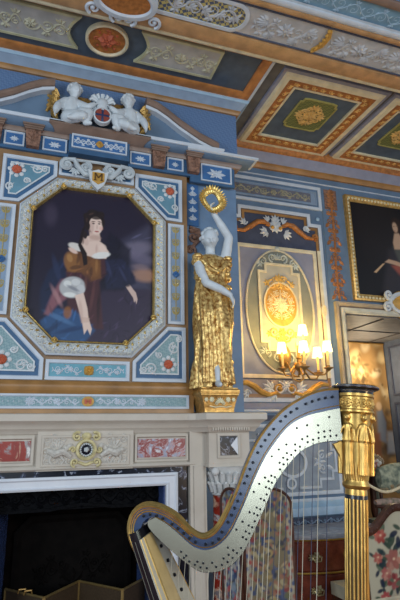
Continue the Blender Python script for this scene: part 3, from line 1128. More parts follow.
SKIN = (226, 196, 180)
LY = [
    ('e', cel(200, 60, 260, 160), (40, 32, 52), 0.2, 0.6),
    ('p', cpoly((300, 150), (400, 90), (400, 330), (300, 330)), (74, 72, 96), 0.10, 0.75),
    ('e', cel(350, 180, 60, 30, 0.3), (122, 114, 136), 0.06, 0.7),
    ('e', cel(370, 215, 45, 22, -0.2), (108, 100, 124), 0.05, 0.7),
    ('e', cel(380, 275, 46, 26), (172, 128, 104), 0.05, 0.8),
    ('e', cel(365, 245, 30, 12), (140, 118, 124), 0.03, 0.6),
    ('e', cel(40, 55, 22, 40), (72, 62, 82), 0.06, 0.6),
    ('p', cpoly((230, 320), (400, 328), (400, 520), (150, 520)), (54, 44, 66), 0.03, 0.95),
    ('p', cpoly((190, 230), (255, 120), (330, 180), (325, 260), (345, 300), (300, 330), (230, 330)), (26, 24, 42), 0.05, 0.9),
    ('p', cpoly((230, 220), (300, 215), (345, 280), (345, 305), (300, 320), (240, 325)), (34, 36, 62), 0.03),
    ('p', cpoly((30, 260), (110, 185), (150, 200), (120, 300), (60, 420), (0, 420), (0, 330)), (30, 38, 66), 0.04),
    ('p', cpoly((100, 200), (150, 175), (235, 215), (240, 270), (215, 300), (230, 470), (140, 470), (100, 380), (95, 260)), (74, 42, 48), 0.03),
    ('p', cpoly((98, 215), (130, 185), (165, 200), (220, 220), (222, 285), (180, 300), (150, 265), (98, 262)), (112, 70, 40), 0.02),
    ('e', cel(115, 225, 28, 40, 0.2), (146, 96, 50), 0.02, 0.8),
    ('e', cel(200, 250, 18, 34), (132, 84, 44), 0.02, 0.7),
    ('e', cel(165, 330, 26, 60), (64, 34, 42), 0.03, 0.7),
    ('p', cpoly((0, 440), (60, 395), (130, 405), (175, 440), (200, 475), (160, 520), (0, 520)), (44, 78, 122), 0.03),
    ('e', cel(70, 430, 50, 9, -0.4), (74, 114, 160), 0.02, 0.8),
    ('e', cel(120, 470, 60, 8, 0.3), (28, 52, 92), 0.02, 0.8),
    ('e', cel(40, 470, 40, 8, 0.7), (30, 52, 88), 0.02, 0.8),
    ('p', cpoly((15, 415), (40, 350), (75, 290), (110, 285), (95, 360), (60, 385), (30, 420)), (132, 84, 94), 0.03),
    ('e', cel(60, 350, 8, 40, 0.5), (180, 132, 134), 0.02, 0.6),
    ('e', cel(100, 410, 14, 22), (150, 92, 44), 0.02, 0.8),
    ('e', cel(118, 318, 46, 40, 0.3), (178, 178, 178), 0.018),
    ('e', cel(100, 305, 14, 12), (216, 216, 212), 0.012),
    ('e', cel(130, 300, 16, 13), (206, 206, 204), 0.012),
    ('e', cel(108, 345, 22, 9), (222, 222, 216), 0.012),
    ('e', cel(148, 325, 15, 18), (196, 196, 196), 0.012),
    ('e', cel(120, 322, 24, 6, -0.4), (120, 122, 132), 0.01, 0.7),
    ('p', cpoly((126, 348), (158, 338), (172, 395), (176, 430), (188, 470), (182, 492), (172, 470), (160, 490), (152, 440), (138, 390)), SKIN, 0.008),
    ('p', cpoly((148, 425), (180, 430), (178, 445), (150, 448)), (206, 170, 152), 0.01, 0.6),
    ('p', cpoly((310, 314), (324, 306), (338, 326), (348, 338), (354, 362), (350, 380), (346, 366), (342, 374), (338, 356), (326, 338)), (206, 176, 164), 0.006),
    ('e', cel(314, 306, 16, 12), (30, 32, 54), 0.02, 0.9),
    ('p', cpoly((146, 170), (160, 135), (188, 130), (228, 160), (250, 190), (240, 215), (200, 212), (160, 200)), SKIN, 0.012),
    ('e', cel(132, 172, 30, 14, -0.3), (214, 206, 198), 0.012),
    ('e', cel(222, 202, 34, 13, 0.25), (226, 222, 216), 0.010),
    ('e', cel(120, 185, 18, 8, -0.5), (224, 190, 174), 0.01),
    ('e', cel(196, 78, 38, 46, 0.1), (34, 22, 24), 0.014),
    ('p', cpoly((168, 80), (158, 130), (150, 160), (170, 195), (172, 235), (158, 240), (152, 200), (138, 165), (152, 110)), (34, 22, 24), 0.01),
    ('p', cpoly((180, 118), (216, 120), (220, 150), (178, 152)), (216, 184, 168), 0.012),
    ('e', cel(203, 94, 25, 37, 0.05), (230, 200, 184), 0.008),
    ('e', cel(186, 100, 10, 26), (200, 164, 150), 0.012, 0.6),
    ('e', cel(202, 62, 25, 12), (40, 26, 26), 0.012, 0.9),
    ('e', cel(194, 87, 5, 2.5), (60, 38, 36), 0.004),
    ('e', cel(215, 88, 5, 2.5), (60, 38, 36), 0.004),
    ('e', cel(194, 80, 7, 1.8, 0.1), (96, 66, 58), 0.004),
    ('e', cel(216, 81, 7, 1.8, -0.1), (96, 66, 58), 0.004),
    ('e', cel(207, 100, 3, 9), (206, 168, 152), 0.005, 0.8),
    ('e', cel(206, 116, 8, 3), (178, 84, 80), 0.004),
    ('e', cel(200, 138, 22, 9), (190, 152, 138), 0.012, 0.6),
    ('e', cel(166, 150, 10, 18, 0.3), (200, 164, 150), 0.012, 0.5),
    ('e', cel(205, 178, 4, 16), (200, 162, 148), 0.008, 0.6),
    ('e', cel(228, 176, 14, 16), (236, 208, 194), 0.012, 0.6),
    ('e', cel(170, 62, 13, 16, 0.5), (40, 28, 28), 0.008), ('e', cel(190, 46, 16, 12), (40, 28, 28), 0.008), ('e', cel(222, 56, 13, 14), (40, 28, 28), 0.008),
    ('e', cel(230, 84, 7, 16), (40, 28, 28), 0.008, 0.9), ('e', cel(172, 96, 10, 18), (40, 28, 28), 0.008), ('e', cel(164, 128, 8, 16), (42, 30, 30), 0.008),
    ('e', cel(186, 52, 10, 4, 0.5), (78, 56, 50), 0.006, 0.7), ('e', cel(170, 74, 4, 9), (74, 52, 46), 0.006, 0.6), ('e', cel(156, 150, 4, 14), (70, 48, 42), 0.006, 0.6),
    ('e', cel(108, 212, 10, 16, 0.3), (178, 128, 74), 0.012, 0.7), ('e', cel(128, 246, 20, 8, 0.3), (78, 48, 32), 0.012, 0.7),
    ('e', cel(140, 212, 6, 24, -0.2), (84, 52, 34), 0.010, 0.7), ('e', cel(205, 240, 5, 26), (162, 112, 62), 0.010, 0.6), ('e', cel(186, 262, 6, 20), (76, 46, 32), 0.010, 0.7),
    ('e', cel(190, 352, 6, 50, -0.1), (104, 62, 62), 0.014, 0.6), ('e', cel(212, 390, 6, 60), (44, 28, 34), 0.016, 0.7), ('e', cel(166, 300, 5, 22), (110, 68, 60), 0.012, 0.6),
    ('e', cel(148, 405, 7, 40, 0.15), (196, 160, 146), 0.012, 0.5),
    ('e', cel(250, 250, 6, 30, 0.3), (56, 60, 96), 0.014, 0.6), ('e', cel(300, 270, 5, 30, 0.5), (58, 62, 98), 0.014, 0.6), ('e', cel(60, 250, 10, 50, 0.3), (44, 54, 88), 0.02, 0.6),
    ('e', cel(222, 105, 7, 8), (226, 168, 154), 0.01, 0.6),
]
rnd = random.Random(31)
EX = []
for l in LY:
    EX.append(l)
    if l[0] == 'p' and l[2] != SKIN and l[2][0] < 190:
        xs_, zs_ = [q[0] for q in l[1]], [q[1] for q in l[1]]
        area_ = (max(xs_) - min(xs_)) * (max(zs_) - min(zs_))
        for k in range(int(8 + area_ * 160)):
            u_, v_ = rnd.uniform(min(xs_), max(xs_)), rnd.uniform(min(zs_), max(zs_))
            if sdpoly(np.array([u_]), np.array([v_]), l[1])[0] > -0.012:
                continue
            g_ = rnd.choice([0.6, 0.75, 1.25, 1.5])
            EX.append(('e', (u_, v_, rnd.uniform(.012, .05), rnd.uniform(.004, .010), rnd.gauss(1.1, 0.5)), tuple(min(255, c_ * g_) for c_ in l[2]), 0.010, 0.5))
LY = EX
lo, hi = (-0.09, 2.36), (1.05, 3.825)


def inoct(a, c, P):
    x, z = lo[0] + a * (hi[0] - lo[0]), lo[1] + c * (hi[1] - lo[1])
    dx, dz = abs(x - 0.48), abs(z - 3.0925)
    return dx + dz < 0.48 + 0.7075 + 0.02 + 0.065 - 0.245 + 0.02


canvas('canvas', PAINT, lambda a, c: (lo[0] + a * (hi[0] - lo[0]), -0.008, lo[1] + c * (hi[1] - lo[1])), 210, 270,
       lambda A, B: paint(lo[0] + A * (hi[0] - lo[0]), lo[1] + B * (hi[1] - lo[1]), (34, 28, 48), [l[:3] + (l[3] * 0.55,) + l[4:] for l in LY]), pt, lambda a, c: inoct(a, c, None))

# carved cresting with the monogram shield
cr = thing('carved_cresting', (CX, -0.05, 3.85), 'white scrolled cresting with a shield lettered M on top of the portrait frame', 'carving')
Tc = WALL(-0.03)
b = MB(Tc)
for sg in (1, -1):
    b.spiral(CX + sg * 0.285, 4.03, 0.055, math.pi / 2, 1.5, -sg, 0.022, 0.03, 26)
    b.spiral(CX + sg * 0.115, 4.03, 0.052, math.pi / 2, 1.5, sg, 0.020, 0.03, 26)
    b.tube([(CX + sg * 0.31, 4.085, 0.03), (CX + sg * 0.22, 4.09, 0.03), (CX + sg * 0.19, 4.03, 0.03), (CX + sg * 0.12, 3.955, 0.03), (CX + sg * 0.03, 3.96, 0.03)], [0.015, 0.024, 0.026, 0.026, 0.02], 7)
    b.palmette(CX + sg * 0.20, 4.00, -math.pi / 2 + sg * 0.5, 0.08, 5, 0.02)
b.tube([(CX - 0.32, 4.085, 0.03), (CX, 4.095, 0.03), (CX + 0.32, 4.085, 0.03)], 0.014, 6)
b.build('scrolls', M('pale grey carving', (186, 194, 198), 0.5), cr)
b = MB(Tc)
sh = [(CX - 0.095, 3.99), (CX - 0.06, 3.975), (CX, 4.0), (CX + 0.06, 3.975), (CX + 0.095, 3.99), (CX + 0.075, 3.90), (CX + 0.05, 3.84), (CX, 3.79), (CX - 0.05, 3.84), (CX - 0.075, 3.90)]
b.poly(sh, 0.03, 0.075)
s_ = b.build('shield', STUCCO, cr)
b = MB(Tc)
b.poly([(CX - 0.055, 3.965), (CX + 0.055, 3.965), (CX + 0.055, 3.88), (CX, 3.845), (CX - 0.055, 3.88)], 0.074, 0.082)
b.build('gilt_field', GOLDPAINT, s_)
b = MB(Tc)
for x in (-0.035, 0.025):
    b.box(CX + x, CX + x + 0.012, 3.885, 3.955, 0.081, 0.088)
b.poly([(CX - 0.035, 3.955), (CX - 0.022, 3.955), (CX + 0.003, 3.915), (CX - 0.004, 3.905)], 0.081, 0.088)
b.poly([(CX + 0.037, 3.955), (CX + 0.024, 3.955), (CX - 0.001, 3.915), (CX + 0.006, 3.905)], 0.081, 0.088)
for x in (-0.029, 0.031):
    b.box(CX + x - 0.012, CX + x + 0.012, 3.88, 3.887, 0.081, 0.088)
b.build('letter_m', M('dark letter', (96, 66, 24)), s_)


# ------------------------------------------------------------------ figures
def head_mesh(mb, c, r, fwd, up=(0, 0, 1), n=20):
    """head with brow, nose, mouth, chin; r = half height"""
    f = Vector(fwd).normalized()
    upv = Vector(up)
    s = f.cross(upv).normalized()
    u = s.cross(f).normalized()
    L = []
    h = 16
    for i in range(h + 1):
        ph = math.pi * (0.015 + 0.97 * i / h)
        z = -math.cos(ph)
        lp = []
        for j in range(n):
            a = 2 * math.pi * j / n
            x, y = math.sin(ph) * math.sin(a), math.sin(ph) * math.cos(a)
            X, Y, Z = x * 0.74, y * 0.88, z
            if z < -0.1:
                X *= 1 + 0.42 * (z + 0.1)
                Y *= 1 + (0.06 if y > 0 else 0.45) * (z + 0.1)
            if y > 0:
                g = lambda cx, cz, sx, sz: math.exp(-((x - cx) / sx) ** 2 - ((z - cz) / sz) ** 2)
                Y += 0.26 * g(0, -0.16, 0.12, 0.20) - 0.15 * (g(0.30, 0.02, 0.17, 0.11) + g(-0.30, 0.02, 0.17, 0.11))
                Y += 0.07 * g(0, -0.46, 0.22, 0.06) - 0.08 * g(0, -0.56, 0.2, 0.05) + 0.09 * g(0, -0.76, 0.2, 0.14) + 0.04 * g(0, 0.16, 0.5, 0.1)
            lp.append(tuple(Vector(c) + s * X * r + f * Y * r + u * Z * r))
        L.append(lp)
    mb.loops(L, True, True)
    for sg in (1, -1):
        e = Vector(c) + s * sg * 0.72 * r - f * 0.05 * r - u * 0.05 * r
        mb.ball(tuple(e), (r * 0.10, r * 0.14, r * 0.2), 8)


def hand(mb, w, d, nrm, L, curl=0.5, th=1.0):
    """palm and five fingers from wrist w along d; nrm the palm side"""
    w, d, nrm = Vector(w), Vector(d).normalized(), Vector(nrm)
    nrm = (nrm - d * nrm.dot(d)).normalized()
    s = d.cross(nrm)
    r = L * 0.10
    for k in (-1, 0, 1):
        limb(mb, [w + s * k * r * 0.8, w + d * L * 0.42 + s * k * r * 1.5], [r * 1.05, r * 1.0], 8)
    for k, ln in zip((-1.5, -0.5, 0.5, 1.5), (0.40, 0.50, 0.53, 0.46)):
        p = w + d * L * 0.42 + s * k * r * 1.25
        q = p + (d * math.cos(curl * .5) + nrm * math.sin(curl * .5)) * (L * ln * 0.5)
        e = q + (d * math.cos(curl * 1.5) + nrm * math.sin(curl * 1.5)) * (L * ln * 0.5)
        limb(mb, [p, q, e], [r * 0.62, r * 0.56, r * 0.42], 7)
    p = w + d * L * 0.1 + s * r * 1.8 * th
    q = p + (d * 0.6 + s * th * 0.75 + nrm * 0.3).normalized() * L * 0.26
    limb(mb, [p, q, q + (d * 0.9 + nrm * 0.4).normalized() * L * 0.2], [r * 0.75, r * 0.62, r * 0.45], 7)


# caryatid -------------------------------------------------
SX, SY = 1.575, -0.14
st = thing('caryatid_statue', (SX, SY, 1.99), 'gilded draped caryatid statue raising a golden wreath beside the portrait', 'statue')


def ST(x, y, z):
    k = 0.78 + 0.17 * min(1.0, max(0.0, (z - 2.8) / 0.45))
    return (1.552 + (x - 1.575) * k, y, 1.995 + (z - 2.045) * 0.956)


# drapery
b = MB(ST)
L = []
prof = [  # z, centre x, half width x, half depth y, fold amplitude
    (2.045, 1.565, 0.215, 0.155, 0.030), (2.10, 1.567, 0.212, 0.15, 0.034), (2.25, 1.57, 0.195, 0.14, 0.034), (2.45, 1.575, 0.190, 0.14, 0.030),
    (2.65, 1.582, 0.195, 0.145, 0.026), (2.82, 1.585, 0.198, 0.148, 0.022), (2.95, 1.58, 0.190, 0.14, 0.018), (3.05, 1.575, 0.165, 0.125, 0.010),
    (3.12, 1.575, 0.160, 0.122, 0.008), (3.20, 1.578, 0.172, 0.135, 0.006), (3.27, 1.578, 0.175, 0.13, 0.005), (3.32, 1.575, 0.15, 0.10, 0.003), (3.345, 1.572, 0.09, 0.07, 0.0)]
NS = 72
fine = []
for (a, c) in zip(prof, prof[1:]):
    for k in range(4):
        t = k / 4
        fine.append(tuple(x + (y - x) * t for x, y in zip(a, c)))
fine.append(prof[-1])
for z, cx, hx, hy, am in fine:
    lp = []
    for j in range(NS):
        a = 2 * math.pi * j / NS
        tw = (z - 2.0) * 0.9
        fo = 1.45 * am * (1.0 if z > 2.2 else 0.8) * (0.8 * math.sin(5 * a + tw * 3.4) + 0.55 * math.sin(9 * a - tw * 4.6 + 1) + 0.25 * math.sin(16 * a + tw * 7))
        # knee pushed forward
        kn = 0.05 * math.exp(-((z - 2.55) / 0.28) ** 2) * max(0, math.cos(a + math.pi / 2 - 0.5)) ** 2
        lp.append((cx + (hx + fo + kn) * math.cos(a), SY + (hy + fo + kn) * math.sin(a), z))
    L.append(lp)
b.loops(L, True, True)
b.build('gilded_robe', ROBE, st)
b = MB(ST)
# overfold swags and sleeves
for sg, x in ((-1, 1.425), (1, 1.735)):
    for k in range(5):
        b.ball((x + sg * 0.008 * math.sin(k * 2), SY - 0.045 + 0.012 * (k % 2), 3.31 - 0.052 * k), (0.058 - 0.004 * k, 0.062, 0.038), 10)
b.tube([(1.41, SY - 0.09, 3.08), (1.50, SY - 0.15, 3.00), (1.62, SY - 0.165, 2.97), (1.75, SY - 0.11, 3.0)], [0.025, 0.035, 0.035, 0.025], 8)
b.tube([(1.44, SY - 0.10, 3.27), (1.52, SY - 0.135, 3.17), (1.58, SY - 0.14, 3.13), (1.66, SY - 0.13, 3.19), (1.72, SY - 0.09, 3.28)], [0.02, 0.026, 0.026, 0.026, 0.02], 7)
for k in range(7):
    x = 1.40 + 0.022 * k
    b.tube([(x, SY - 0.12, 3.02 - 0.02 * k), (x - 0.02 + 0.02 * k, SY - 0.16, 2.75), (1.40 + 0.045 * k, SY - 0.165, 2.40), (1.39 + 0.052 * k, SY - 0.155, 2.08)], [0.012, 0.02, 0.018, 0.022], 6)
for k in range(4):
    b.tube([(1.76, SY - 0.06, 2.92 - 0.02 * k), (1.74 - 0.03 * k, SY - 0.14, 2.6), (1.72 - 0.02 * k, SY - 0.15, 2.3), (1.76 - 0.03 * k, SY - 0.14, 2.07)], [0.012, 0.02, 0.018, 0.022], 6)
for k in range(9):
    b.ball((1.78, SY - 0.05, 2.10 + 0.09 * (k % 3)), (0.035, 0.03, 0.03), 8)
remesh(b.build('drapery_folds', ROBE, st), 0.008, 1)
# marble body
b = MB(ST)
limb(b, [(1.575, SY, 3.30), (1.572, SY - 0.01, 3.38), (1.568, SY - 0.02, 3.43)], [0.065, 0.048, 0.048])
limb(b, [(1.44, SY - 0.02, 3.27), (1.575, SY - 0.015, 3.30), (1.71, SY - 0.02, 3.28)], [0.060, 0.075, 0.060])
b.ball((1.575, SY - 0.06, 3.25), (0.10, 0.07, 0.06), 12)
# raised arm
limb(b, [(1.715, SY - 0.02, 3.28), (1.735, SY - 0.05, 3.40), (1.745, SY - 0.09, 3.53)], [0.055, 0.05, 0.042])
limb(b, [(1.745, SY - 0.09, 3.53), (1.66, SY - 0.11, 3.64), (1.575, SY - 0.12, 3.755)], [0.042, 0.040, 0.026])
hand(b, (1.572, SY - 0.12, 3.758), (-0.45, -0.1, 0.9), (0.6, -0.5, 0.3), 0.14, 1.0)
# lowered arm across the hip
limb(b, [(1.435, SY - 0.03, 3.27), (1.435, SY - 0.09, 3.14), (1.47, SY - 0.13, 3.02)], [0.056, 0.050, 0.043])
limb(b, [(1.47, SY - 0.13, 3.02), (1.60, SY - 0.18, 2.955), (1.715, SY - 0.19, 2.90)], [0.043, 0.040, 0.027])
hand(b, (1.718, SY - 0.19, 2.897), (0.55, 0.05, -0.75), (-0.5, 0.6, -0.3), 0.15, 0.7)
hd = (1.565, SY - 0.035, 3.51)
head_mesh(b, hd, 0.108, (-0.22, -1, -0.42), (-0.12, 0, 1))
# bare shin and foot through the hem
limb(b, [(1.55, SY - 0.10, 2.30), (1.548, SY - 0.165, 2.18), (1.55, SY - 0.17, 2.09)], [0.04, 0.035, 0.027])
limb(b, [(1.55, SY - 0.16, 2.075), (1.545, SY - 0.21, 2.062), (1.54, SY - 0.25, 2.055)], [0.03, 0.03, 0.022])
remesh(b.build('marble_body', STATUE, st), 0.0065, 2)
b = MB(ST)
rnd = random.Random(3)
for k in range(60):
    a = rnd.uniform(0, 2 * math.pi)
    e = rnd.uniform(0.05, 1.4)
    q = Vector((math.cos(a) * math.cos(e) * 0.085, math.sin(a) * math.cos(e) * 0.098 + 0.012, math.sin(e) * 0.11))
    if q.y < -0.03 and q.z < 0.083:
        continue
    b.ball((hd[0] + q.x, hd[1] + q.y, hd[2] + q.z), 0.026, 8)
b.ball((hd[0] + 0.02, hd[1] + 0.10, hd[2] - 0.02), 0.05, 10)
remesh(b.build('curled_hair', STATUE, st), 0.006, 1)
# wreath
b = MB()
wc = Vector((1.535, SY - 0.14, 3.755))
for k in range(30):
    a = 2 * math.pi * k / 30
    p = wc + Vector((0.088 * math.cos(a), 0.012 * math.sin(3 * a), 0.088 * math.sin(a)))
    b.ball(tuple(p), 0.025, 7)
    for q in (0.6, -0.6, 0):
        d = Vector((math.cos(a + q + 0.5), -0.35 + 0.5 * q, math.sin(a + q + 0.5))) * 0.055
        b.tube([tuple(p), tuple(p + d * 0.55), tuple(p + d)], [0.006, 0.014, 0.002], 5)
b.build('golden_wreath', GOLD, st)

# pedestal
pd = thing('statue_pedestal', (SX + 0.03, SY, 1.78), 'gilded pedestal with white palmettes under the caryatid statue', 'pedestal')
PX = 1.568
b = MB()
def sq(h, z): return [(PX - h, SY - h * 0.75, z), (PX + h, SY - h * 0.75, z), (PX + h, SY + h * 0.75 + 0.03, z), (PX - h, SY + h * 0.75 + 0.03, z)]
b.loops([sq(0.135, 1.785), sq(0.135, 1.81), sq(0.14, 1.83), sq(0.147, 1.86), sq(0.16, 1.91), sq(0.172, 1.93), sq(0.172, 1.938)], True, True)
b.build('body', GILTDARK, pd, ang=20)
b = MB()
b.loops([sq(0.175, 1.938), sq(0.18, 1.952), sq(0.18, 1.972), sq(0.165, 1.985), sq(0.165, 1.992)], True, True)
b.build('top_slab', GILTDARK, pd, ang=20)
b = MB(WALL(-SY * 0 + SY - 0.122))
b.palmette(PX, 1.865, math.pi / 2, 0.05, 7, 0.0, 3.0)
for sg in (1, -1):
    b.flower(PX + sg * 0.075, 1.89, 0.026, 8)
    b.flower(PX + sg * 0.125, 1.89, 0.02, 6)
    b.spiral(PX + sg * 0.03, 1.858, 0.016, math.pi / 2, 1.2, -sg, 0.004)
b.tube([(PX - 0.10, 1.835, 0.012), (PX - 0.05, 1.825, 0.012), (PX, 1.832, 0.012), (PX + 0.05, 1.825, 0.012), (PX + 0.10, 1.835, 0.012)], 0.005, 5)
b.build('white_palmettes', M('pale gilt paint', (232, 224, 186), 0.4), pd)


# putti ------------------------------------------------
def putto(sg, label):
    """sg -1: left one, +1: right one (mirrored about CX)"""
    def X(d): return CX + sg * d
    t = thing('putto_statue', (X(0.27), -0.10, 4.41), label, 'statue', 'putti on the pediment')
    bb = MB()
    y = -0.11
    limb(bb, [(X(0.28), y, 4.475), (X(0.285), y, 4.56), (X(0.275), y - 0.01, 4.64)], [0.085, 0.082, 0.070])
    limb(bb, [(X(0.335), y, 4.655), (X(0.215), y - 0.01, 4.645)], [0.046, 0.046])
    limb(bb, [(X(0.27), y, 4.66), (X(0.265), y - 0.015, 4.70)], [0.04, 0.04])
    head_mesh(bb, (X(0.255), y - 0.03, 4.765), 0.078, (-sg * 0.45, -1, -0.15))
    # legs: thigh forward and inward, shin hanging over the ledge
    limb(bb, [(X(0.25), y - 0.03, 4.475), (X(0.17), y - 0.09, 4.50), (X(0.12), y - 0.10, 4.51)], [0.066, 0.058, 0.045])
    limb(bb, [(X(0.12), y - 0.10, 4.51), (X(0.135), y - 0.11, 4.45), (X(0.15), y - 0.10, 4.40)], [0.045, 0.042, 0.026])
    limb(bb, [(X(0.15), y - 0.10, 4.40), (X(0.11), y - 0.13, 4.385)], [0.028, 0.020])
    limb(bb, [(X(0.31), y - 0.04, 4.465), (X(0.23), y - 0.12, 4.44), (X(0.18), y - 0.14, 4.44)], [0.066, 0.058, 0.045])
    limb(bb, [(X(0.18), y - 0.14, 4.44), (X(0.23), y - 0.15, 4.42), (X(0.28), y - 0.14, 4.405)], [0.044, 0.040, 0.026])
    limb(bb, [(X(0.28), y - 0.14, 4.405), (X(0.31), y - 0.155, 4.39)], [0.026, 0.018])
    # arms: one out to the leaf spray, one to the shield
    limb(bb, [(X(0.335), y, 4.655), (X(0.385), y - 0.03, 4.59), (X(0.40), y - 0.06, 4.56)], [0.046, 0.042, 0.036])
    limb(bb, [(X(0.40), y - 0.06, 4.56), (X(0.415), y - 0.08, 4.51), (X(0.42), y - 0.09, 4.47)], [0.036, 0.034, 0.022])
    hand(bb, (X(0.42), y - 0.09, 4.47), (sg * 0.2, -0.2, -1), (-sg, -0.2, 0), 0.075, 0.6)
    limb(bb, [(X(0.215), y - 0.01, 4.645), (X(0.165), y - 0.06, 4.60), (X(0.13), y - 0.09, 4.58)], [0.044, 0.040, 0.032])
    limb(bb, [(X(0.13), y - 0.09, 4.58), (X(0.10), y - 0.09, 4.60), (X(0.08), y - 0.09, 4.62)], [0.033, 0.030, 0.022])
    hand(bb, (X(0.08), y - 0.09, 4.62), (-sg * 0.9, -0.1, 0.3), (0, 0.3, -1), 0.07, 0.6)
    remesh(bb.build('body', STATUE, t), 0.0075, 2)
    bb = MB()
    rr = random.Random(5 + sg)
    for k in range(46):
        a, e = rr.uniform(0, 2 * math.pi), rr.uniform(0.1, 1.45)
        q = Vector((math.cos(a) * math.cos(e) * 0.064, math.sin(a) * math.cos(e) * 0.068 + 0.012, math.sin(e) * 0.074))
        if q.y < -0.035 and q.z < 0.035:
            continue
        bb.ball((X(0.255) + q.x, y - 0.03 + q.y, 4.77 + q.z), 0.019, 7)
    remesh(bb.build('curls', STATUE, t), 0.006, 1)
    bb = MB()
    for k in range(4):
        p = Vector((X(0.34 + 0.02 * k), y + 0.06, 4.62 + 0.03 * k))
        d = Vector((sg * (0.16 - 0.02 * k), 0.02, 0.13 - 0.09 * k))
        bb.tube([tuple(p), tuple(p + d * 0.5 + Vector((0, 0, 0.03))), tuple(p + d)], [0.03, 0.04, 0.012], 7)
    bb.build('gilt_wing', GILTDARK, t)


putto(-1, 'white seated putto left of the small round shield above the portrait')
putto(1, 'white seated putto right of the small round shield above the portrait')
ca = thing('coat_of_arms', (CX, -0.12, 4.41), 'small round blue and red shield under a white helm between two putti', 'carving')
b = MB(WALL(-0.20))
b.lathe((CX, 4.50, 0.0), [(0.0, 0.03), (0.05, 0.028), (0.075, 0.012), (0.075, -0.02), (0.0, -0.02)], 24)
s_ = b.build('shield', M('shield navy', (44, 62, 104), 0.4), ca)
b = MB(WALL(-0.20))
for a in (45, 135, 225, 315):
    q = [(CX, 4.50)] + [(CX + 0.07 * math.cos(R(a + k)), 4.50 + 0.07 * math.sin(R(a + k))) for k in (-40, -15, 15, 40)]
    q = [(CX + (x - CX) * 0.85 + 0.012 * math.cos(R(a)), 4.50 + (z - 4.50) * 0.85 + 0.012 * math.sin(R(a))) for x, z in q]
    b.poly(q, 0.02, 0.032)
b.build('red_quarters', M('shield red', (150, 70, 58), 0.4), s_)
b = MB(WALL(-0.20))
b.frame(ell(CX, 4.50, 0.085, 0.085, 24), [(0, -0.02), (0, 0.03), (0.012, 0.034), (0.02, 0.02)])
b.build('rim', STATUE, s_)
b = MB()
b.lathe((CX, -0.16, 4.58), [(0.05, 0.0), (0.06, 0.04), (0.062, 0.08), (0.05, 0.12), (0.02, 0.145), (0.0, 0.15)], 14)
for k in range(7):
    a = math.pi * k / 6
    b.tube([(CX + 0.05 * math.cos(a), -0.17, 4.68 + 0.03 * math.sin(a)), (CX + 0.10 * math.cos(a), -0.18, 4.70 + 0.06 * math.sin(a)), (CX + 0.12 * math.cos(a), -0.18, 4.68 + 0.07 * math.sin(a))], [0.014, 0.022, 0.012], 6)
for sg in (1, -1):
    for k in range(4):
        b.tube([(CX + sg * 0.05, -0.16, 4.60), (CX + sg * (0.10 + .01 * k), -0.17, 4.63 - 0.035 * k), (CX + sg * (0.12 + .012 * k), -0.16, 4.57 - 0.045 * k)], [0.018, 0.026, 0.012], 6)
b.build('helm_and_mantling', STATUE, ca)
b = MB()
for sg in (1, -1):
    for k in range(5):
        b.tube([(CX + sg * (0.15 + 0.01 * k), -0.05, 4.60), (CX + sg * (0.14 + 0.012 * k), -0.06, 4.70 + 0.01 * k), (CX + sg * (0.10 + 0.03 * k), -0.06, 4.77)], [0.02, 0.03, 0.012], 6)
    for k in range(6):
        p = Vector((CX + sg * 0.40, -0.04, 4.50 + 0.05 * k))
        d = Vector((sg * 0.06, -0.05, 0.06))
        b.tube([tuple(p), tuple(p + d * 0.6), tuple(p + d)], [0.02, 0.032, 0.01], 6)
b.build('gilt_leaves', GILTDARK, ca)

# ================================================================== FIREPLACE
fp = thing('fireplace', (CX, 0, FLOORZ), 'carved limestone fireplace with white marble surround and red marble inlays', 'fireplace')
FY = -0.02   # frieze plane
# shelf in steps (breaks forward over the right jamb)
def shelfbar(name, prof, mat, jx0=1.50, jx1=1.90, fwd=0.14):
    bb = MB()
    pt = [(-1.3, 0.3), (-1.3, FY), (1.36, FY), (1.39, FY - 0.03), (jx0 - 0.05, FY - 0.05), (jx0, FY - fwd), (jx1, FY - fwd), (jx1, YB)]
    bb.sweep(pt, [(-d, z) for d, z in prof])
    return bb.build(name, mat, fp, ang=40)


shelfbar('shelf', [(-0.3, 1.665), (0.05, 1.665), (0.06, 1.69), (0.085, 1.71), (0.105, 1.725), (0.105, 1.775), (0.095, 1.782), (-0.3, 1.782)], LIME)
shelfbar('shelf_moulding', [(-0.3, 1.625), (0.02, 1.625), (0.03, 1.645), (0.05, 1.665), (-0.3, 1.665)], LIME)
b = MB()
for k in range(44):
    x = 0.9 + 0.022 * k
    if x > 1.5:
        b.box(x, x + 0.012, FY - 0.185, FY - 0.16, 1.635, 1.66)
b.build('dentils', LIME, fp)
b = MB()
b.box(-1.3, 1.37, FY, 0.5, 1.36, 1.63)
b.build('frieze', LIME, fp)
hbar('frieze_base', -1.3, 1.40, [(0, 1.345), (0.03, 1.345), (0.045, 1.36), (0.03, 1.38), (0, 1.38)], LIME, fp, FY, False)
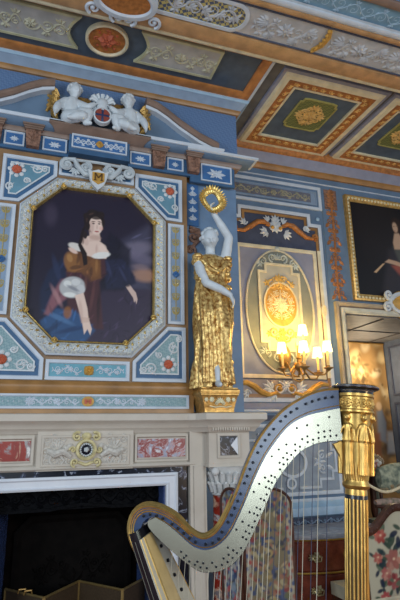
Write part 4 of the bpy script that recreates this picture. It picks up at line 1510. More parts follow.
# centre plaque
Tf = WALL(FY)
pts = rect(0.10, 0.862, 1.345, 1.645)
b = MB(Tf)
b.poly(pts, 0, 0.035)
pq = b.build('plaque', LIME, fp)
b = MB(Tf)
b.frame(offset_poly(pts, 0.03), [(0, 0.035), (0.004, 0.045), (0.018, 0.045), (0.024, 0.035)])
b.build('plaque_moulding', LIME, pq)
for sg in (1, -1):
    # winged beast in a thicket of leaves
    b = MB(WALL(FY - 0.036))
    b.tube([(CX + sg * 0.12, 1.45, 0), (CX + sg * 0.18, 1.49, 0.01), (CX + sg * 0.24, 1.47, 0.01), (CX + sg * 0.30, 1.50, 0)], [0.02, 0.03, 0.034, 0.02], 8)
    b.ball((CX + sg * 0.125, 1.53, 0.0), (0.026, 0.024, 0.02), 8)
    b.tube([(CX + sg * 0.18, 1.49, 0), (CX + sg * 0.14, 1.52, 0)], [0.022, 0.018], 7)
    b.palmette(CX + sg * 0.22, 1.50, math.pi / 2 - sg * 0.4, 0.09, 6)
    b.tube([(CX + sg * 0.20, 1.46, 0), (CX + sg * 0.17, 1.42, 0), (CX + sg * 0.19, 1.39, 0)], [0.018, 0.013, 0.01], 6)
    b.tube([(CX + sg * 0.27, 1.46, 0), (CX + sg * 0.28, 1.42, 0), (CX + sg * 0.26, 1.39, 0)], [0.018, 0.013, 0.01], 6)
    b.rinceau((CX + sg * 0.10, 1.41), (CX + sg * 0.33, 1.42), 0.05, 4, 0.007)
    b.rinceau((CX + sg * 0.16, 1.585), (CX + sg * 0.33, 1.575), 0.045, 3, 0.007)
    b.spiral(CX + sg * 0.31, 1.49, 0.04, 0, 1.4, sg, 0.009)
    for k in range(6):
        b.palmette(CX + sg * (0.12 + 0.04 * k), 1.40 + 0.035 * ((k * 3) % 5), 1.0 * k, 0.045, 5)
    b.build('beast_relief', STONECARVE, pq)
b = MB(WALL(FY - 0.036))
b.frame(ell(CX, 1.50, 0.085, 0.085, 28), [(0, 0), (0.004, 0.03), (0.02, 0.036), (0.03, 0.02), (0.03, 0)])
for sg in (1, -1):
    b.spiral(CX + sg * 0.075, 1.60, 0.038, math.pi / 2 + sg * .6, 1.2, -sg, 0.012, 0.012)
    b.spiral(CX + sg * 0.085, 1.405, 0.034, -math.pi / 2, 1.2, sg, 0.011, 0.012)
    b.spiral(CX + sg * 0.105, 1.50, 0.026, math.pi, 1.2, sg, 0.010, 0.012)
b.tube([(CX - 0.06, 1.405, 0.012), (CX, 1.385, 0.012), (CX + 0.06, 1.405, 0.012)], 0.013, 6)
b.ball((CX, 1.605, 0.01), (0.04, 0.03, 0.02), 10)
mdl = b.build('medallion_frame', M('gilt edged stone', (206, 192, 140), 0.45, var=0.2, scale=30), pq)
b = MB(WALL(FY - 0.036))
b.lathe((CX, 1.50, 0.0), [(0.0, 0.022), (0.03, 0.02), (0.056, 0.008), (0.056, 0.0)], 24)
b.build('black_roundel', BLACKMARBLE, mdl)
b = MB(WALL(FY - 0.036))
for k in range(16):
    a = 2 * math.pi * k / 16
    b.leaf(CX + 0.056 * math.cos(a), 1.50 + 0.056 * math.sin(a), a + math.pi, 0.024, 0.02, 0.012)
b.flower(CX, 1.50, 0.022, 5, 0.022)
b.build('roundel_ring', STUCCO, mdl)
# marble inlays
for (x0, x1), mt in (((0.885, 1.342), PINKMARBLE), ((-0.40, 0.072), REDMARBLE)):
    pts = rect(x0, x1, 1.395, 1.605)
    b = MB(Tf)
    b.frame(pts, [(-0.004, 0), (-0.004, 0.02), (0.012, 0.02), (0.022, 0.0)])
    b.build('inlay_moulding', LIME, fp)
    b = MB(Tf)
    b.poly(rect(x0 + 0.02, x1 - 0.02, 1.425, 1.575), 0, 0.008)
    b.build('marble_inlay', mt, fp)
# black slips and white marble surround
b = MB(WALL(0.0))
IX0, IX1, IZ = 2 * CX - 1.15, 1.15, 1.20
op = [(IX0, FLOORZ), (IX0, IZ), (IX1, IZ), (IX1, FLOORZ)]


def portal(mb, x0, x1, z, wd, w0, w1, prof=None):
    """three-sided frame of width wd outside the opening"""
    o = [(x0 - wd, FLOORZ), (x0 - wd, z + wd), (x1 + wd, z + wd), (x1 + wd, FLOORZ)]
    i = [(x0, FLOORZ), (x0, z), (x1, z), (x1, FLOORZ)]
    pr = prof or [(0, w0), (0, w1), (1, w1), (1, w0)]
    mb.loops([[(a[0] + (c[0] - a[0]) * t, a[1] + (c[1] - a[1]) * t, w) for a, c in zip(o, i)] for t, w in pr + pr[:1]], False)


portal(b, IX0 - 0.095, IX1 + 0.095, IZ + 0.075, 0.095, -0.3, 0.015)
b.build('black_marble_slip', BLACKMARBLE, fp)
b = MB(WALL(0.0))
portal(b, IX0, IX1, IZ, 0.10, 0, 0, [(0, -0.3), (0, 0.05), (0.18, 0.06), (0.3, 0.045), (0.75, 0.04), (0.85, 0.055), (1.0, 0.045), (1.0, -0.3)])
b.build('white_marble_surround', WHITEMARBLE, fp)
# cast iron lining
b = MB()
b.box(IX0, IX1, 0.10, 0.14, 1.04, 1.21)
ir = b.build('iron_lintel', IRON, fp)
b = MB(WALL(0.10))
b.rinceau((CX + 0.08, 1.125), (IX1 - 0.02, 1.125), 0.065, 6, 0.013)
b.rinceau((CX - 0.08, 1.125), (IX0 + 0.02, 1.125), 0.065, 6, 0.013)
b.flower(CX, 1.12, 0.08, 8)
b.spiral(CX, 1.12, 0.07, 0, 1, 1, 0.015)
b.sweep([(IX0, 1.045), (CX - 0.25, 1.045), (CX - 0.15, 1.06), (CX, 1.075), (CX + 0.15, 1.06), (CX + 0.25, 1.045), (IX1, 1.045)], [(0.012, 0), (0.012, 0.02), (-0.012, 0.02), (-0.012, 0)])
b.build('iron_relief', IRON, ir)
for xa, xb in ((IX0, IX0 + 0.10), (IX1, IX1 - 0.10)):
    sg = 1 if xb > xa else -1
    b = MB()
    b.loops([[(xa, 0.0, FLOORZ), (xa + sg * 0.012, 0.0, FLOORZ), (xb + sg * 0.012, 0.55, FLOORZ), (xb, 0.55, FLOORZ)], [(xa, 0.0, 1.2), (xa + sg * 0.012, 0.0, 1.2), (xb + sg * 0.012, 0.55, 1.1), (xb, 0.55, 1.1)]], True, True)
    b.build('iron_cheek', M('blue black glazed iron', (64, 84, 136), 0.14, 0.3, var=0.2, bump=0.4, bscale=14, spec=0.9), fp)
b = MB()
b.box(IX0, IX1, 0.56, 0.60, FLOORZ, 1.5)
b.box(IX0, IX1, 0.0, 0.6, FLOORZ, FLOORZ + 0.03)
b.box(IX0, IX1, 0.1, 0.6, 1.20, 1.26)
b.build('firebox_back', SOOT, fp)
b = MB(WALL(0.56))
b.frame(octo(CX - 0.5, CX + 0.5, FLOORZ + 0.05, 0.95, 0.12), [(0, 0), (0, 0.03), (0.03, 0.04), (0.06, 0.02), (0.06, 0)])
b.poly(octo(CX - 0.46, CX + 0.46, FLOORZ + 0.05, 0.9, 0.1), 0, 0.015)
for sg in (1, -1):
    b.rinceau((CX + sg * 0.05, 0.2), (CX + sg * 0.38, 0.3), 0.1, 4, 0.015, 0.015)
    b.rinceau((CX + sg * 0.05, 0.55), (CX + sg * 0.3, 0.5), 0.1, 3, 0.015, 0.015)
b.flower(CX, 0.4, 0.12, 8, 0.015)
b.build('fireback', M('rusted iron fireback', (10, 7, 6), 0.8, 0.0, var=0.4, scale=14, spec=0.1), fp)
# right jamb
b = MB()
b.box(1.355, 1.50, -0.06, 0.4, FLOORZ, 1.63)
b.box(1.385, 1.47, -0.075, -0.05, FLOORZ, 1.345)
b.build('jamb_pilaster', LIME, fp)
b = MB()
b.box(1.50, 1.88, -0.14, 0.4, 1.36, 1.63)
jb = b.build('jamb_block', LIME, fp)
Tj = WALL(-0.14)
pts = rect(1.595, 1.765, 1.425, 1.59)
b = MB(Tj)
b.frame(pts, [(-0.02, 0), (-0.02, 0.016), (0.0, 0.02), (0.006, 0.0)])
b.build('block_moulding', LIME, jb)
b = MB(Tj)
b.poly(pts, 0, 0.004)
b.build('black_inlay', BLACKMARBLE, jb)
b = MB(Tj)
b.poly([(1.765, 1.585), (1.70, 1.51), (1.765, 1.43)], 0.003, 0.012)
b.build('white_inlay', WHITEMARBLE, jb)
b = MB()
b.box(1.49, 1.89, -0.155, 0.4, 1.335, 1.362)
b.build('capital_abacus', LIME, jb)
# column with capital
cc = (1.69, -0.04)
b = MB()
b.lathe((cc[0], cc[1], 0), [(0.125, FLOORZ + 0.2), (0.13, 0.4), (0.118, 1.10)], 24)
cs = b.build('column_shaft', REDMARBLE, fp)
b = MB()
b.lathe((cc[0], cc[1], 0), [(0.15, FLOORZ), (0.15, FLOORZ + 0.1), (0.13, FLOORZ + 0.2)], 24)
b.build('column_base', LIME, cs)
b = MB()
b.lathe((cc[0], cc[1], 0), [(0.118, 1.10), (0.13, 1.11), (0.118, 1.13), (0.12, 1.2), (0.14, 1.28), (0.17, 1.335)], 24)
for k in range(16):
    a = 2 * math.pi * k / 16
    for (z0, r0, L_) in ((1.13, 0.125, 0.09), (1.20, 0.13, 0.10)):
        a2 = a + (0.2 if z0 > 1.15 else 0)
        d = Vector((math.cos(a2), math.sin(a2), 0))
        p = Vector((cc[0], cc[1], z0))
        b.tube([tuple(p + d * r0), tuple(p + d * (r0 + 0.02) + Vector((0, 0, L_ * 0.7))), tuple(p + d * (r0 + 0.05) + Vector((0, 0, L_ * 0.9)))], [0.02, 0.024, 0.010], 6)
for sx in (-1, 1):
    b.ball((cc[0] + sx * 0.14, cc[1] - 0.11, 1.30), (0.035, 0.03, 0.035), 10)
b.build('column_capital', M('carved white stone', (206, 206, 204), 0.55, var=0.1), cs)

# folding fire screen
fs = thing('fire_screen', (0.3, -0.3, FLOORZ), 'folding brass mesh fire screen standing before the hearth', 'fire screen')
zt = 0.42
fold = [pz(x, y, zt) for x, y in ((5, 589), (44, 598), (79, 581), (122.5, 590), (146, 577))]
for a, c in zip(fold, fold[1:]):
    lf = MB()
    d = (c - a)
    a2, c2 = a + d * 0.01, c - d * 0.01
    for p, q in (((a2.x, a2.y, zt), (c2.x, c2.y, zt)), ((a2.x, a2.y, zt), (a2.x, a2.y, FLOORZ)), ((c2.x, c2.y, zt), (c2.x, c2.y, FLOORZ)), ((a2.x, a2.y, FLOORZ + 0.06), (c2.x, c2.y, FLOORZ + 0.06))):
        lf.tube([p, q], 0.010, 6)
    lo_ = lf.build('leaf_frame', M('dull brass', (168, 140, 84), 0.35, 0.7), fs)
    lf = MB()
    nrm = Vector((-d.y, d.x, 0)).normalized() * 0.002
    lf.loops([[tuple(Vector((p.x, p.y, z)) + nrm * s) for p, z, s in ((a2, FLOORZ + 0.06, k), (c2, FLOORZ + 0.06, k), (c2, zt, k), (a2, zt, k))] for k in (-1, 1)], True, True)
    lf.build('wire_mesh', MESHM, lo_)
for t in (0.35, 0.5):
    q = fold[0] + (fold[1] - fold[0]) * (t + 0.1)
    lf = MB()
    lf.tube([(q.x - 0.03, q.y - 0.01, zt), (q.x - 0.025, q.y - 0.02, zt + 0.03), (q.x + 0.025, q.y - 0.02, zt + 0.03), (q.x + 0.03, q.y - 0.01, zt)], 0.006, 6)
    lf.build('handle', BRONZE, fs)


# ================================================================== BACK WALL PANELLING
TB = WALL(YB)
PC = 2.73
wp = thing('wall_panelling', (PC, YB, 0.0), 'tall painted wall panel with an oval gilt medallion behind the wall light', 'panelling')


def symx(pts):
    return pts + [(2 * PC - x, z) for x, z in pts[::-1]]


def panel_rect(name, pts, mat, bw=0.03, bmat=LINE, par=wp, T=TB, w=0.006):
    bb = MB(T)
    bb.poly(pts, 0, w)
    p_ = bb.build(name, mat, par)
    bb = MB(T)
    bb.frame(pts, [(-0.008, 0), (-0.008, w + 0.016), (bw * 0.5, w + 0.020), (bw, w + 0.012), (bw, 0)])
    bb.build('white_border', bmat, p_)
    return p_


up = panel_rect('upper_panel', rect(2.05, 3.41, 4.37, 4.68), BLUE, 0.032)
b = MB(TB)
b.poly(rect(2.12, 3.335, 4.435, 4.60), 0.006, 0.018)
b.frame(rect(2.12, 3.335, 4.435, 4.60), [(-0.012, 0.0), (-0.012, 0.024), (0.004, 0.024), (0.004, 0.0)])
b.build('ornament_field', GREYBLUE, up)
b = MB(TB)
b.poly(rect(2.20, 3.26, 4.455, 4.58), 0.016, 0.022)
b.build('dark_field', M('mauve dark field', (104, 106, 118), 0.5), up)
b = MB(TB)
for sg in (1, -1):
    b.rinceau((PC + sg * 0.06, 4.517), (PC + sg * 0.5, 4.517), 0.055, 4, 0.009, 0.022)
    b.spiral(PC + sg * 0.15, 4.517, 0.05, 0, 1.2, sg, 0.01, 0.022)
b.flower(PC, 4.517, 0.05, 6, 0.022)
b.build('scroll_ornament', M('grey olive ornament', (150, 146, 124), 0.5), up)
# main stepped frame
ms = symx([(2.09, 1.95), (2.09, 4.15), (2.24, 4.15), (2.24, 4.28)])
mp = panel_rect('main_panel', ms, NAVY, 0.034)
b = MB(TB)
b.frame(offset_poly(ms, 0.045), [(0, 0.006), (0, 0.014), (0.035, 0.014), (0.035, 0.006)])
b.build('brown_inner_band', OCHRE, mp)
b = MB(TB)
for sg in (1, -1):
    b.ball((PC + sg * 0.615, 4.235, 0.01), (0.028, 0.028, 0.02), 12)
b.build('corner_stud', PALEBLUE, mp)
# swags at the top
def swag(mb, pts, r):
    P_ = [Vector((x, z, 0.018)) for x, z in pts]
    mb.tube(P_, r, 8)


b = MB(TB)
for sg in (1, -1):
    swag(b, [(PC + sg * d, z) for d, z in ((0.08, 4.06), (0.16, 4.10), (0.24, 4.09), (0.32, 4.03), (0.42, 3.96), (0.52, 3.95))], [0.022, 0.032, 0.034, 0.034, 0.028, 0.018])
    b.spiral(PC + sg * 0.54, 3.98, 0.045, -math.pi / 2, 1.2, sg, 0.018, 0.018)
b.build('gilt_swag', RUST, mp)
b = MB(TB)
b.flower(PC, 4.06, 0.10, 9, 0.02)
for sg in (1, -1):
    b.spiral(PC + sg * 0.055, 4.03, 0.045, math.pi / 2, 1.2, sg, 0.014, 0.03)
    b.palmette(PC + sg * 0.12, 3.98, -0.4 if sg > 0 else math.pi + 0.4, 0.11, 5, 0.02)
    b.palmette(PC + sg * 0.09, 4.12, 0.5 if sg > 0 else math.pi - 0.5, 0.09, 5, 0.02)
    b.spiral(PC + sg * 0.42, 4.07, 0.04, 0, 1.2, sg, 0.014, 0.02)
    b.palmette(PC + sg * 0.42, 4.06, math.pi / 2 - sg, 0.08, 4, 0.02)
b.palmette(PC, 4.12, math.pi / 2, 0.10, 5, 0.024)
b.build('white_foliage', STUCCO, mp)
b = MB(TB)
for sg in (1, -1):
    b.ball((PC + sg * 0.055, 4.03, 0.04), 0.026, 8)
b.build('gilt_rosette', GOLDPAINT, mp)
# inner field and arch
inn = rect(2.20, 3.26, 2.21, 3.78)
ip = panel_rect('inner_panel', inn, LILAC, 0.034, CREAM, w=0.012)
av = ell(PC, 3.0, 0.44, 0.74, 56)
b = MB(TB)
b.poly(av, 0.010, 0.018)
ap = b.build('oval_field', GREYGREEN, ip)
b = MB(TB)
b.frame(av, [(-0.012, 0.01), (-0.012, 0.03), (0.0, 0.034), (0.012, 0.024), (0.012, 0.01)])
b.build('oval_border', M('greyed cream paint', (190, 184, 164), 0.55), ap)
stp = symx([(2.46, 2.61), (2.46, 3.46), (2.55, 3.46), (2.55, 3.56)])
stp = [(2.55, 2.52), (2.55, 2.61), (2.46, 2.61), (2.46, 3.46), (2.55, 3.46), (2.55, 3.56)]
stp = symx(stp)
b = MB(TB)
b.poly(stp, 0.016, 0.024)
sp_ = b.build('stepped_panel', PANELCREAM, ap)
b = MB(TB)
b.frame(stp, [(-0.010, 0.016), (-0.010, 0.034), (0.018, 0.034), (0.018, 0.02)])
b.build('stepped_border', CREAM, sp_)
me_ = ell(PC, 3.06, 0.212, 0.265, 40)
b = MB(TB)
b.poly(me_, 0.022, 0.032)
gm = b.build('gilt_medallion', GOLDPAINT, sp_)
b = MB(TB)
b.frame(me_, [(-0.012, 0.02), (-0.012, 0.042), (0.006, 0.042), (0.006, 0.03)])
for k in range(8):
    a = k * math.pi / 4
    b.palmette(PC + 0.03 * math.cos(a), 3.06 + 0.03 * math.sin(a), a, 0.10, 3, 0.032, 1.2)
    b.spiral(PC + 0.14 * math.cos(a + .25), 3.06 + 0.14 * math.sin(a + .25), 0.035, a, 1.2, 1, 0.007, 0.034)
    b.spiral(PC + 0.14 * math.cos(a - .25), 3.06 + 0.14 * math.sin(a - .25), 0.035, a, 1.2, -1, 0.007, 0.034)
    b.tube([(PC + 0.03 * math.cos(a), 3.06 + 0.03 * math.sin(a), 0.034), (PC + 0.18 * math.cos(a), 3.06 + 0.18 * math.sin(a), 0.034)], 0.006, 5)
b.flower(PC, 3.06, 0.05, 8, 0.034)
b.build('white_arabesque', CREAM, gm)
b = MB(TB)
for z0, sz in ((3.25, 1), (2.78, -1)):
    for sg in (1, -1):
        b.spiral(PC + sg * 0.10, z0 + sz * 0.05, 0.06, sz * math.pi / 2, 1.3, -sg * sz, 0.012, 0.03)
        b.spiral(PC + sg * 0.055, z0 + sz * 0.12, 0.045, 0, 1.3, sg * sz, 0.010, 0.03)
        b.palmette(PC + sg * 0.15, z0 + sz * 0.06, (0.6 if sg > 0 else math.pi - 0.6) * sz, 0.07, 4, 0.026)
    b.palmette(PC, z0 + sz * 0.10, sz * math.pi / 2, 0.10, 5, 0.026)
    b.flower(PC, z0 + sz * 0.05, 0.06, 6, 0.026)
b.build('gilt_scrolls', M('pale gilt scroll', (222, 178, 92), 0.45), sp_)
b = MB(TB)
for sz, zz in ((1, 3.62), (-1, 2.45)):
    for sg in (1, -1):
        b.spiral(PC + sg * 0.075, zz + sz * 0.02, 0.055, -sz * math.pi / 2, 1.3, sg * sz, 0.013, 0.026)
        b.spiral(PC + sg * 0.20, zz - sz * 0.035, 0.045, sz * math.pi / 2, 1.2, sg * sz, 0.011, 0.026)
        b.palmette(PC + sg * 0.23, zz - sz * 0.05, sg * sz * -0.6 + (0 if sg > 0 else math.pi), 0.08, 4, 0.02)
    b.palmette(PC, zz + sz * 0.0, sz * math.pi / 2, 0.09, 5, 0.022)
b.ball((PC, 3.76, 0.03), (0.035, 0.03, 0.015), 10)
b.build('pale_scrolls', M('sage white scroll', (182, 190, 184), 0.5), ap)
# side fillets with oval eyes
for sg in (1, -1):
    xs = PC + sg * 0.585
    b = MB(TB)
    b.box(xs - 0.022, xs + 0.022, 2.22, 3.80, 0.004, 0.018)
    sf = b.build('side_fillet', CREAM, mp)
    b = MB(TB)
    b.frame(ell(xs, 3.03, 0.038, 0.075, 20), [(0, 0.01), (0, 0.034), (0.02, 0.034), (0.02, 0.01)])
    b.build('oval_eye', CREAM, sf)
# gold swags at the foot
b = MB(TB)
b.box(2.13, 3.33, 1.985, 2.19, 0.006, 0.012)
b.build('foot_field', M('mauve grey field', (150, 142, 140), 0.55), mp)
b = MB(TB)
for sg in (1, -1):
    swag(b, [(PC + sg * d, z) for d, z in ((0.10, 2.05), (0.20, 2.02), (0.30, 2.05), (0.38, 2.11), (0.47, 2.15), (0.56, 2.14))], [0.02, 0.03, 0.036, 0.036, 0.03, 0.02])
    b.spiral(PC + sg * 0.075, 2.09, 0.062, -math.pi / 2, 1.3, sg, 0.016, 0.02)
    b.ball((PC + sg * 0.075, 2.09, 0.02), 0.028, 10)
b.build('gilt_swag', GOLDPAINT, mp)
b = MB(TB)
b.flower(PC, 2.12, 0.07, 7, 0.022)
for sg in (1, -1):
    b.spiral(PC + sg * 0.085, 2.09, 0.075, math.pi / 2, 1.1, sg, 0.012, 0.026)
    b.palmette(PC + sg * 0.17, 2.08, (0.5 if sg > 0 else math.pi - 0.5), 0.13, 5, 0.02)
    b.palmette(PC + sg * 0.13, 2.03, (-0.4 if sg > 0 else math.pi + 0.4), 0.12, 5, 0.02)
    b.spiral(PC + sg * 0.47, 2.03, 0.042, 0, 1.2, -sg, 0.013, 0.02)
    b.palmette(PC + sg * 0.47, 2.03, -math.pi / 2 + sg, 0.07, 4, 0.02)
b.build('white_foliage', STUCCO, mp)

# dado panel under it
dp = thing('dado_panelling', (PC, YB, 0.0), 'grey blue lower wall panel with a white ring seen through the harp strings', 'panelling')
for nm, z0, z1, w_, mt in (('rail', 1.86, 1.93, 0.035, LILAC), ('rail_line', 1.83, 1.86, 0.05, LINE), ('rail_band', 1.74, 1.80, 0.014, NAVY), ('base_line', 0.90, 0.93, 0.02, LINE), ('base_band', 0.84, 0.90, 0.03, PALEBLUE), ('base_moulding', 0.76, 0.84, 0.05, M('ice blue paint', (170, 194, 216))), ('base_ornament_band', 0.66, 0.74, 0.03, NAVY), ('base_ledge', 0.60, 0.66, 0.055, GREYBLUE)):
    b = MB(TB)
    b.sweep([(1.95, z0), (3.46, z0)], [(0, 0), (0, w_ * 0.8), ((z1 - z0) * 0.5, w_), ((z1 - z0), w_ * 0.8), ((z1 - z0), 0)])
    b.build(nm, mt, dp)
b = MB(WALL(YB - 0.03))
b.rinceau((2.5, 0.70), (3.45, 0.70), 0.03, 12, 0.006)
b.build('band_ornament', GREYBLUE, dp)
df = panel_rect('dado_field', rect(2.10, 3.36, 0.97, 1.70), M('dado grey blue', (138, 148, 160), 0.55), 0.03, LINE, dp)
b = MB(TB)
b.frame(ell(PC + 0.03, 1.30, 0.165, 0.145, 36), [(-0.012, 0.006), (-0.012, 0.03), (0.018, 0.03), (0.018, 0.006)])
b.frame(ell(PC + 0.0, 1.09, 0.062, 0.062, 24), [(0, 0.006), (0, 0.028), (0.022, 0.028), (0.022, 0.006)])
b.frame(ell(PC + 0.0, 1.51, 0.062, 0.062, 24), [(0, 0.006), (0, 0.028), (0.022, 0.028), (0.022, 0.006)])
b.build('white_ring', LINE, df)
b = MB(TB)
for sg in (1, -1):
    pp = [(PC + sg * 0.10, 1.04), (PC + sg * 0.36, 1.04), (PC + sg * 0.36, 1.12), (PC + sg * 0.52, 1.12), (PC + sg * 0.52, 1.20), (PC + sg * 0.57, 1.20), (PC + sg * 0.57, 1.42), (PC + sg * 0.52, 1.42), (PC + sg * 0.52, 1.54), (PC + sg * 0.36, 1.54), (PC + sg * 0.36, 1.60), (PC + sg * 0.10, 1.60)]
    b.sweep(pp, [(-0.012, 0.006), (-0.012, 0.026), (0.012, 0.026), (0.012, 0.006)])
    b.palmette(PC + sg * 0.36, 1.30, 0, 0.10, 5, 0.008, 5)
    for k in (-1, 1):
        b.spiral(PC + sg * 0.40, 1.30 + 0.07 * k, 0.05, k, 1.3, k * sg, 0.012, 0.012)
        b.leaf(PC + sg * 0.45, 1.30 + 0.04 * k, 0.5 * k, 0.12, 0.05, 0.01)
b.build('strapwork', M('pale strapwork', (186, 194, 204), 0.5), df)

# narrow pilaster panel with orange arabesque
pp_ = thing('pilaster_panel', (3.56, YB, 3.2), 'narrow blue wall strip with an orange painted arabesque left of the dark painting', 'panelling')
b = MB(TB)
b.box(3.43, 3.70, 3.16, 4.70, 0, 0.008)
b.build('ground', BLUE, pp_)
b = MB(TB)
b.box(3.47, 3.655, 4.40, 4.68, 0.006, 0.014)
b.build('brown_top', BROWNCARVE, pp_)
b = MB(TB)
for z0 in (3.28, 3.50, 3.74, 4.00, 4.24):
    for sg in (1, -1):
        b.spiral(3.562 + sg * 0.04, z0, 0.05, math.pi / 2, 1.4, sg, 0.010, 0.012)
        b.palmette(3.562 + sg * 0.03, z0 + 0.08, math.pi / 2 - sg * 0.5, 0.08, 4, 0.01, 1.4)
        b.leaf(3.562 + sg * 0.05, z0 - 0.03, -math.pi / 2 + sg * 0.7, 0.09, 0.05, 0.01)
    b.palmette(3.562, z0 + 0.07, math.pi / 2, 0.09, 3, 0.01, 1.4)
b.tube([(3.562, 3.18, 0.01), (3.55, 3.6, 0.012), (3.575, 4.0, 0.012), (3.562, 4.66, 0.01)], 0.016, 6)
for k in range(7):
    b.palmette(3.562, 4.42 + 0.035 * k, math.pi / 2 + (0.6 if k % 2 else -0.6), 0.08, 5, 0.014)
b.build('orange_arabesque', M('burnt orange paint', (158, 102, 58), 0.5, var=0.25, scale=20), pp_)

# ------------------------------------------------------------------ dark painting over the doorway
pq2 = thing('lady_painting', (4.5, YB, 3.2), 'dark painting of a seated lady in a gilt frame above the doorway', 'painting')
pr = rect(3.765, 5.24, 3.195, 4.64)
b = MB(TB)
b.frame(pr, [(0, 0), (0, 0.05), (0.02, 0.06), (0.03, 0.045), (0.06, 0.03), (0.085, 0.03), (0.085, 0)])
fr = b.build('gilt_frame', M('frame gilding', (206, 164, 92), 0.35, 0.6, var=0.25, scale=40), pq2)
b = MB(TB)
op = offset_poly(pr, 0.04)
for i in range(4):
    p0, p1 = Vector(op[i]), Vector(op[(i + 1) % 4])
    n = int((p1 - p0).length / 0.05)
    for k in range(n):
        q = p0 + (p1 - p0) * ((k + 0.5) / n)
        b.ball((q.x, q.y, 0.045), (0.021, 0.021, 0.012), 7)
b.build('pale_beading', M('pale gilt bead', (226, 212, 168), 0.4, 0.2), fr)


def c2p(x, y):  # crop pixel -> canvas point
    q = px(370 + x / 5, 200 + y / 5, YB - 0.01)
    return (q.x, q.z)


def e2(x, y, rx, ry, a=0):
    c = c2p(x, y)
    return (c[0], c[1], rx * 0.0023, ry * 0.0023, a)


SK2 = (186, 150, 122)
L2 = [
    ('e', e2(40, 140, 160, 200), (42, 36, 36), 0.2, 0.5),
    ('p', [c2p(*q) for q in ((90, 250), (160, 230), (220, 260), (240, 480), (60, 480))], (48, 44, 50), 0.06),
    ('p', [c2p(*q) for q in ((112, 235), (190, 225), (210, 320), (150, 330))], (78, 78, 72), 0.03),
    ('p', [c2p(*q) for q in ((105, 330), (150, 322), (200, 345), (210, 400), (150, 380))], (150, 74, 60), 0.03),
    ('e', e2(128, 130, 36, 48), (50, 36, 30), 0.02),
    ('e', e2(122, 140, 18, 32, 0.1), SK2, 0.012),
    ('p', [c2p(*q) for q in ((118, 170), (140, 168), (170, 215), (165, 250), (120, 248), (112, 215))], SK2, 0.015),
    ('p', [c2p(*q) for q in ((70, 312), (90, 298), (130, 308), (170, 325), (165, 340), (110, 322))], SK2, 0.01),
    ('p', [c2p(*q) for q in ((16, 362), (60, 320), (72, 318), (30, 365))], (196, 160, 120), 0.006),
    ('e', e2(116, 133, 4, 2), (60, 40, 34), 0.004), ('e', e2(128, 133, 4, 2), (60, 40, 34), 0.004), ('e', e2(121, 156, 5, 2), (150, 74, 66), 0.004),
]
cx0, cx1, cz0, cz1 = 3.84, 5.165, 3.27, 4.565
canvas('canvas', PAINT, lambda a, c: (cx0 + a * (cx1 - cx0), YB - 0.022, cz0 + c * (cz1 - cz0)), 150, 150,
       lambda A, B: paint(cx0 + A * (cx1 - cx0), cz0 + B * (cz1 - cz0), (24, 22, 26), L2), pq2)

# ------------------------------------------------------------------ doorway
dr = tag(bpy.data.objects.new('door_1', None), 'grey and cream door surround with mouldings under the dark painting', 'doorway', None, 'structure')
COL.objects.link(dr)
dr.location = (4.5, YB, FLOORZ)


def surround(name, d0, d1, prof, mat):
    bb = MB(TB)
    o = [(DX0 - d0, FLOORZ), (DX0 - d0, DZ + d0), (DX1 + d0, DZ + d0), (DX1 + d0, FLOORZ)]
    i = [(DX0 - d1, FLOORZ), (DX0 - d1, DZ + d1), (DX1 + d1, DZ + d1), (DX1 + d1, FLOORZ)]
    bb.loops([[(a[0] + (c[0] - a[0]) * t, a[1] + (c[1] - a[1]) * t, w_) for a, c in zip(o, i)] for t, w_ in prof + prof[:1]], False)
    return bb.build(name, mat, dr)


surround('outer_moulding', 0.135, 0.085, [(0, 0), (0, 0.05), (0.5, 0.06), (1, 0.04), (1, 0)], M('greige moulding', (168, 152, 128), 0.5))
surround('brown_band', 0.085, 0.065, [(0, 0), (0, 0.02), (1, 0.02), (1, 0)], UMBER)  # grey brown band between the two door mouldings
surround('inner_moulding', 0.065, 0.0, [(0, 0), (0, 0.045), (0.6, 0.05), (1, 0.03), (1, -0.2)], M('sage cream moulding', (192, 190, 174), 0.5))
ct = thing('overdoor_cartouche', (4.5, YB, 3.2), 'white scrolled cartouche with an orange boss over the doorway', 'carving')
b = MB(WALL(YB - 0.03))
b.frame(ell(4.5, 3.19, 0.25, 0.155, 32), [(0, 0), (0, 0.05), (0.03, 0.06), (0.06, 0.03), (0.06, 0)])
for sg in (1, -1):
    b.spiral(4.5 + sg * 0.24, 3.29, 0.075, 0, 1.3, sg, 0.025, 0.04)
    b.spiral(4.5 + sg * 0.27, 3.12, 0.075, 0, 1.3, -sg, 0.025, 0.04)
b.build('white_scrolls', STUCCO, ct)
b = MB(WALL(YB - 0.03))
b.lathe((4.5, 3.19, 0), [(0.0, 0.06), (0.1, 0.05), (0.17, 0.02), (0.19, -0.025)], 24)
b.build('orange_boss', GOLDPAINT, ct)

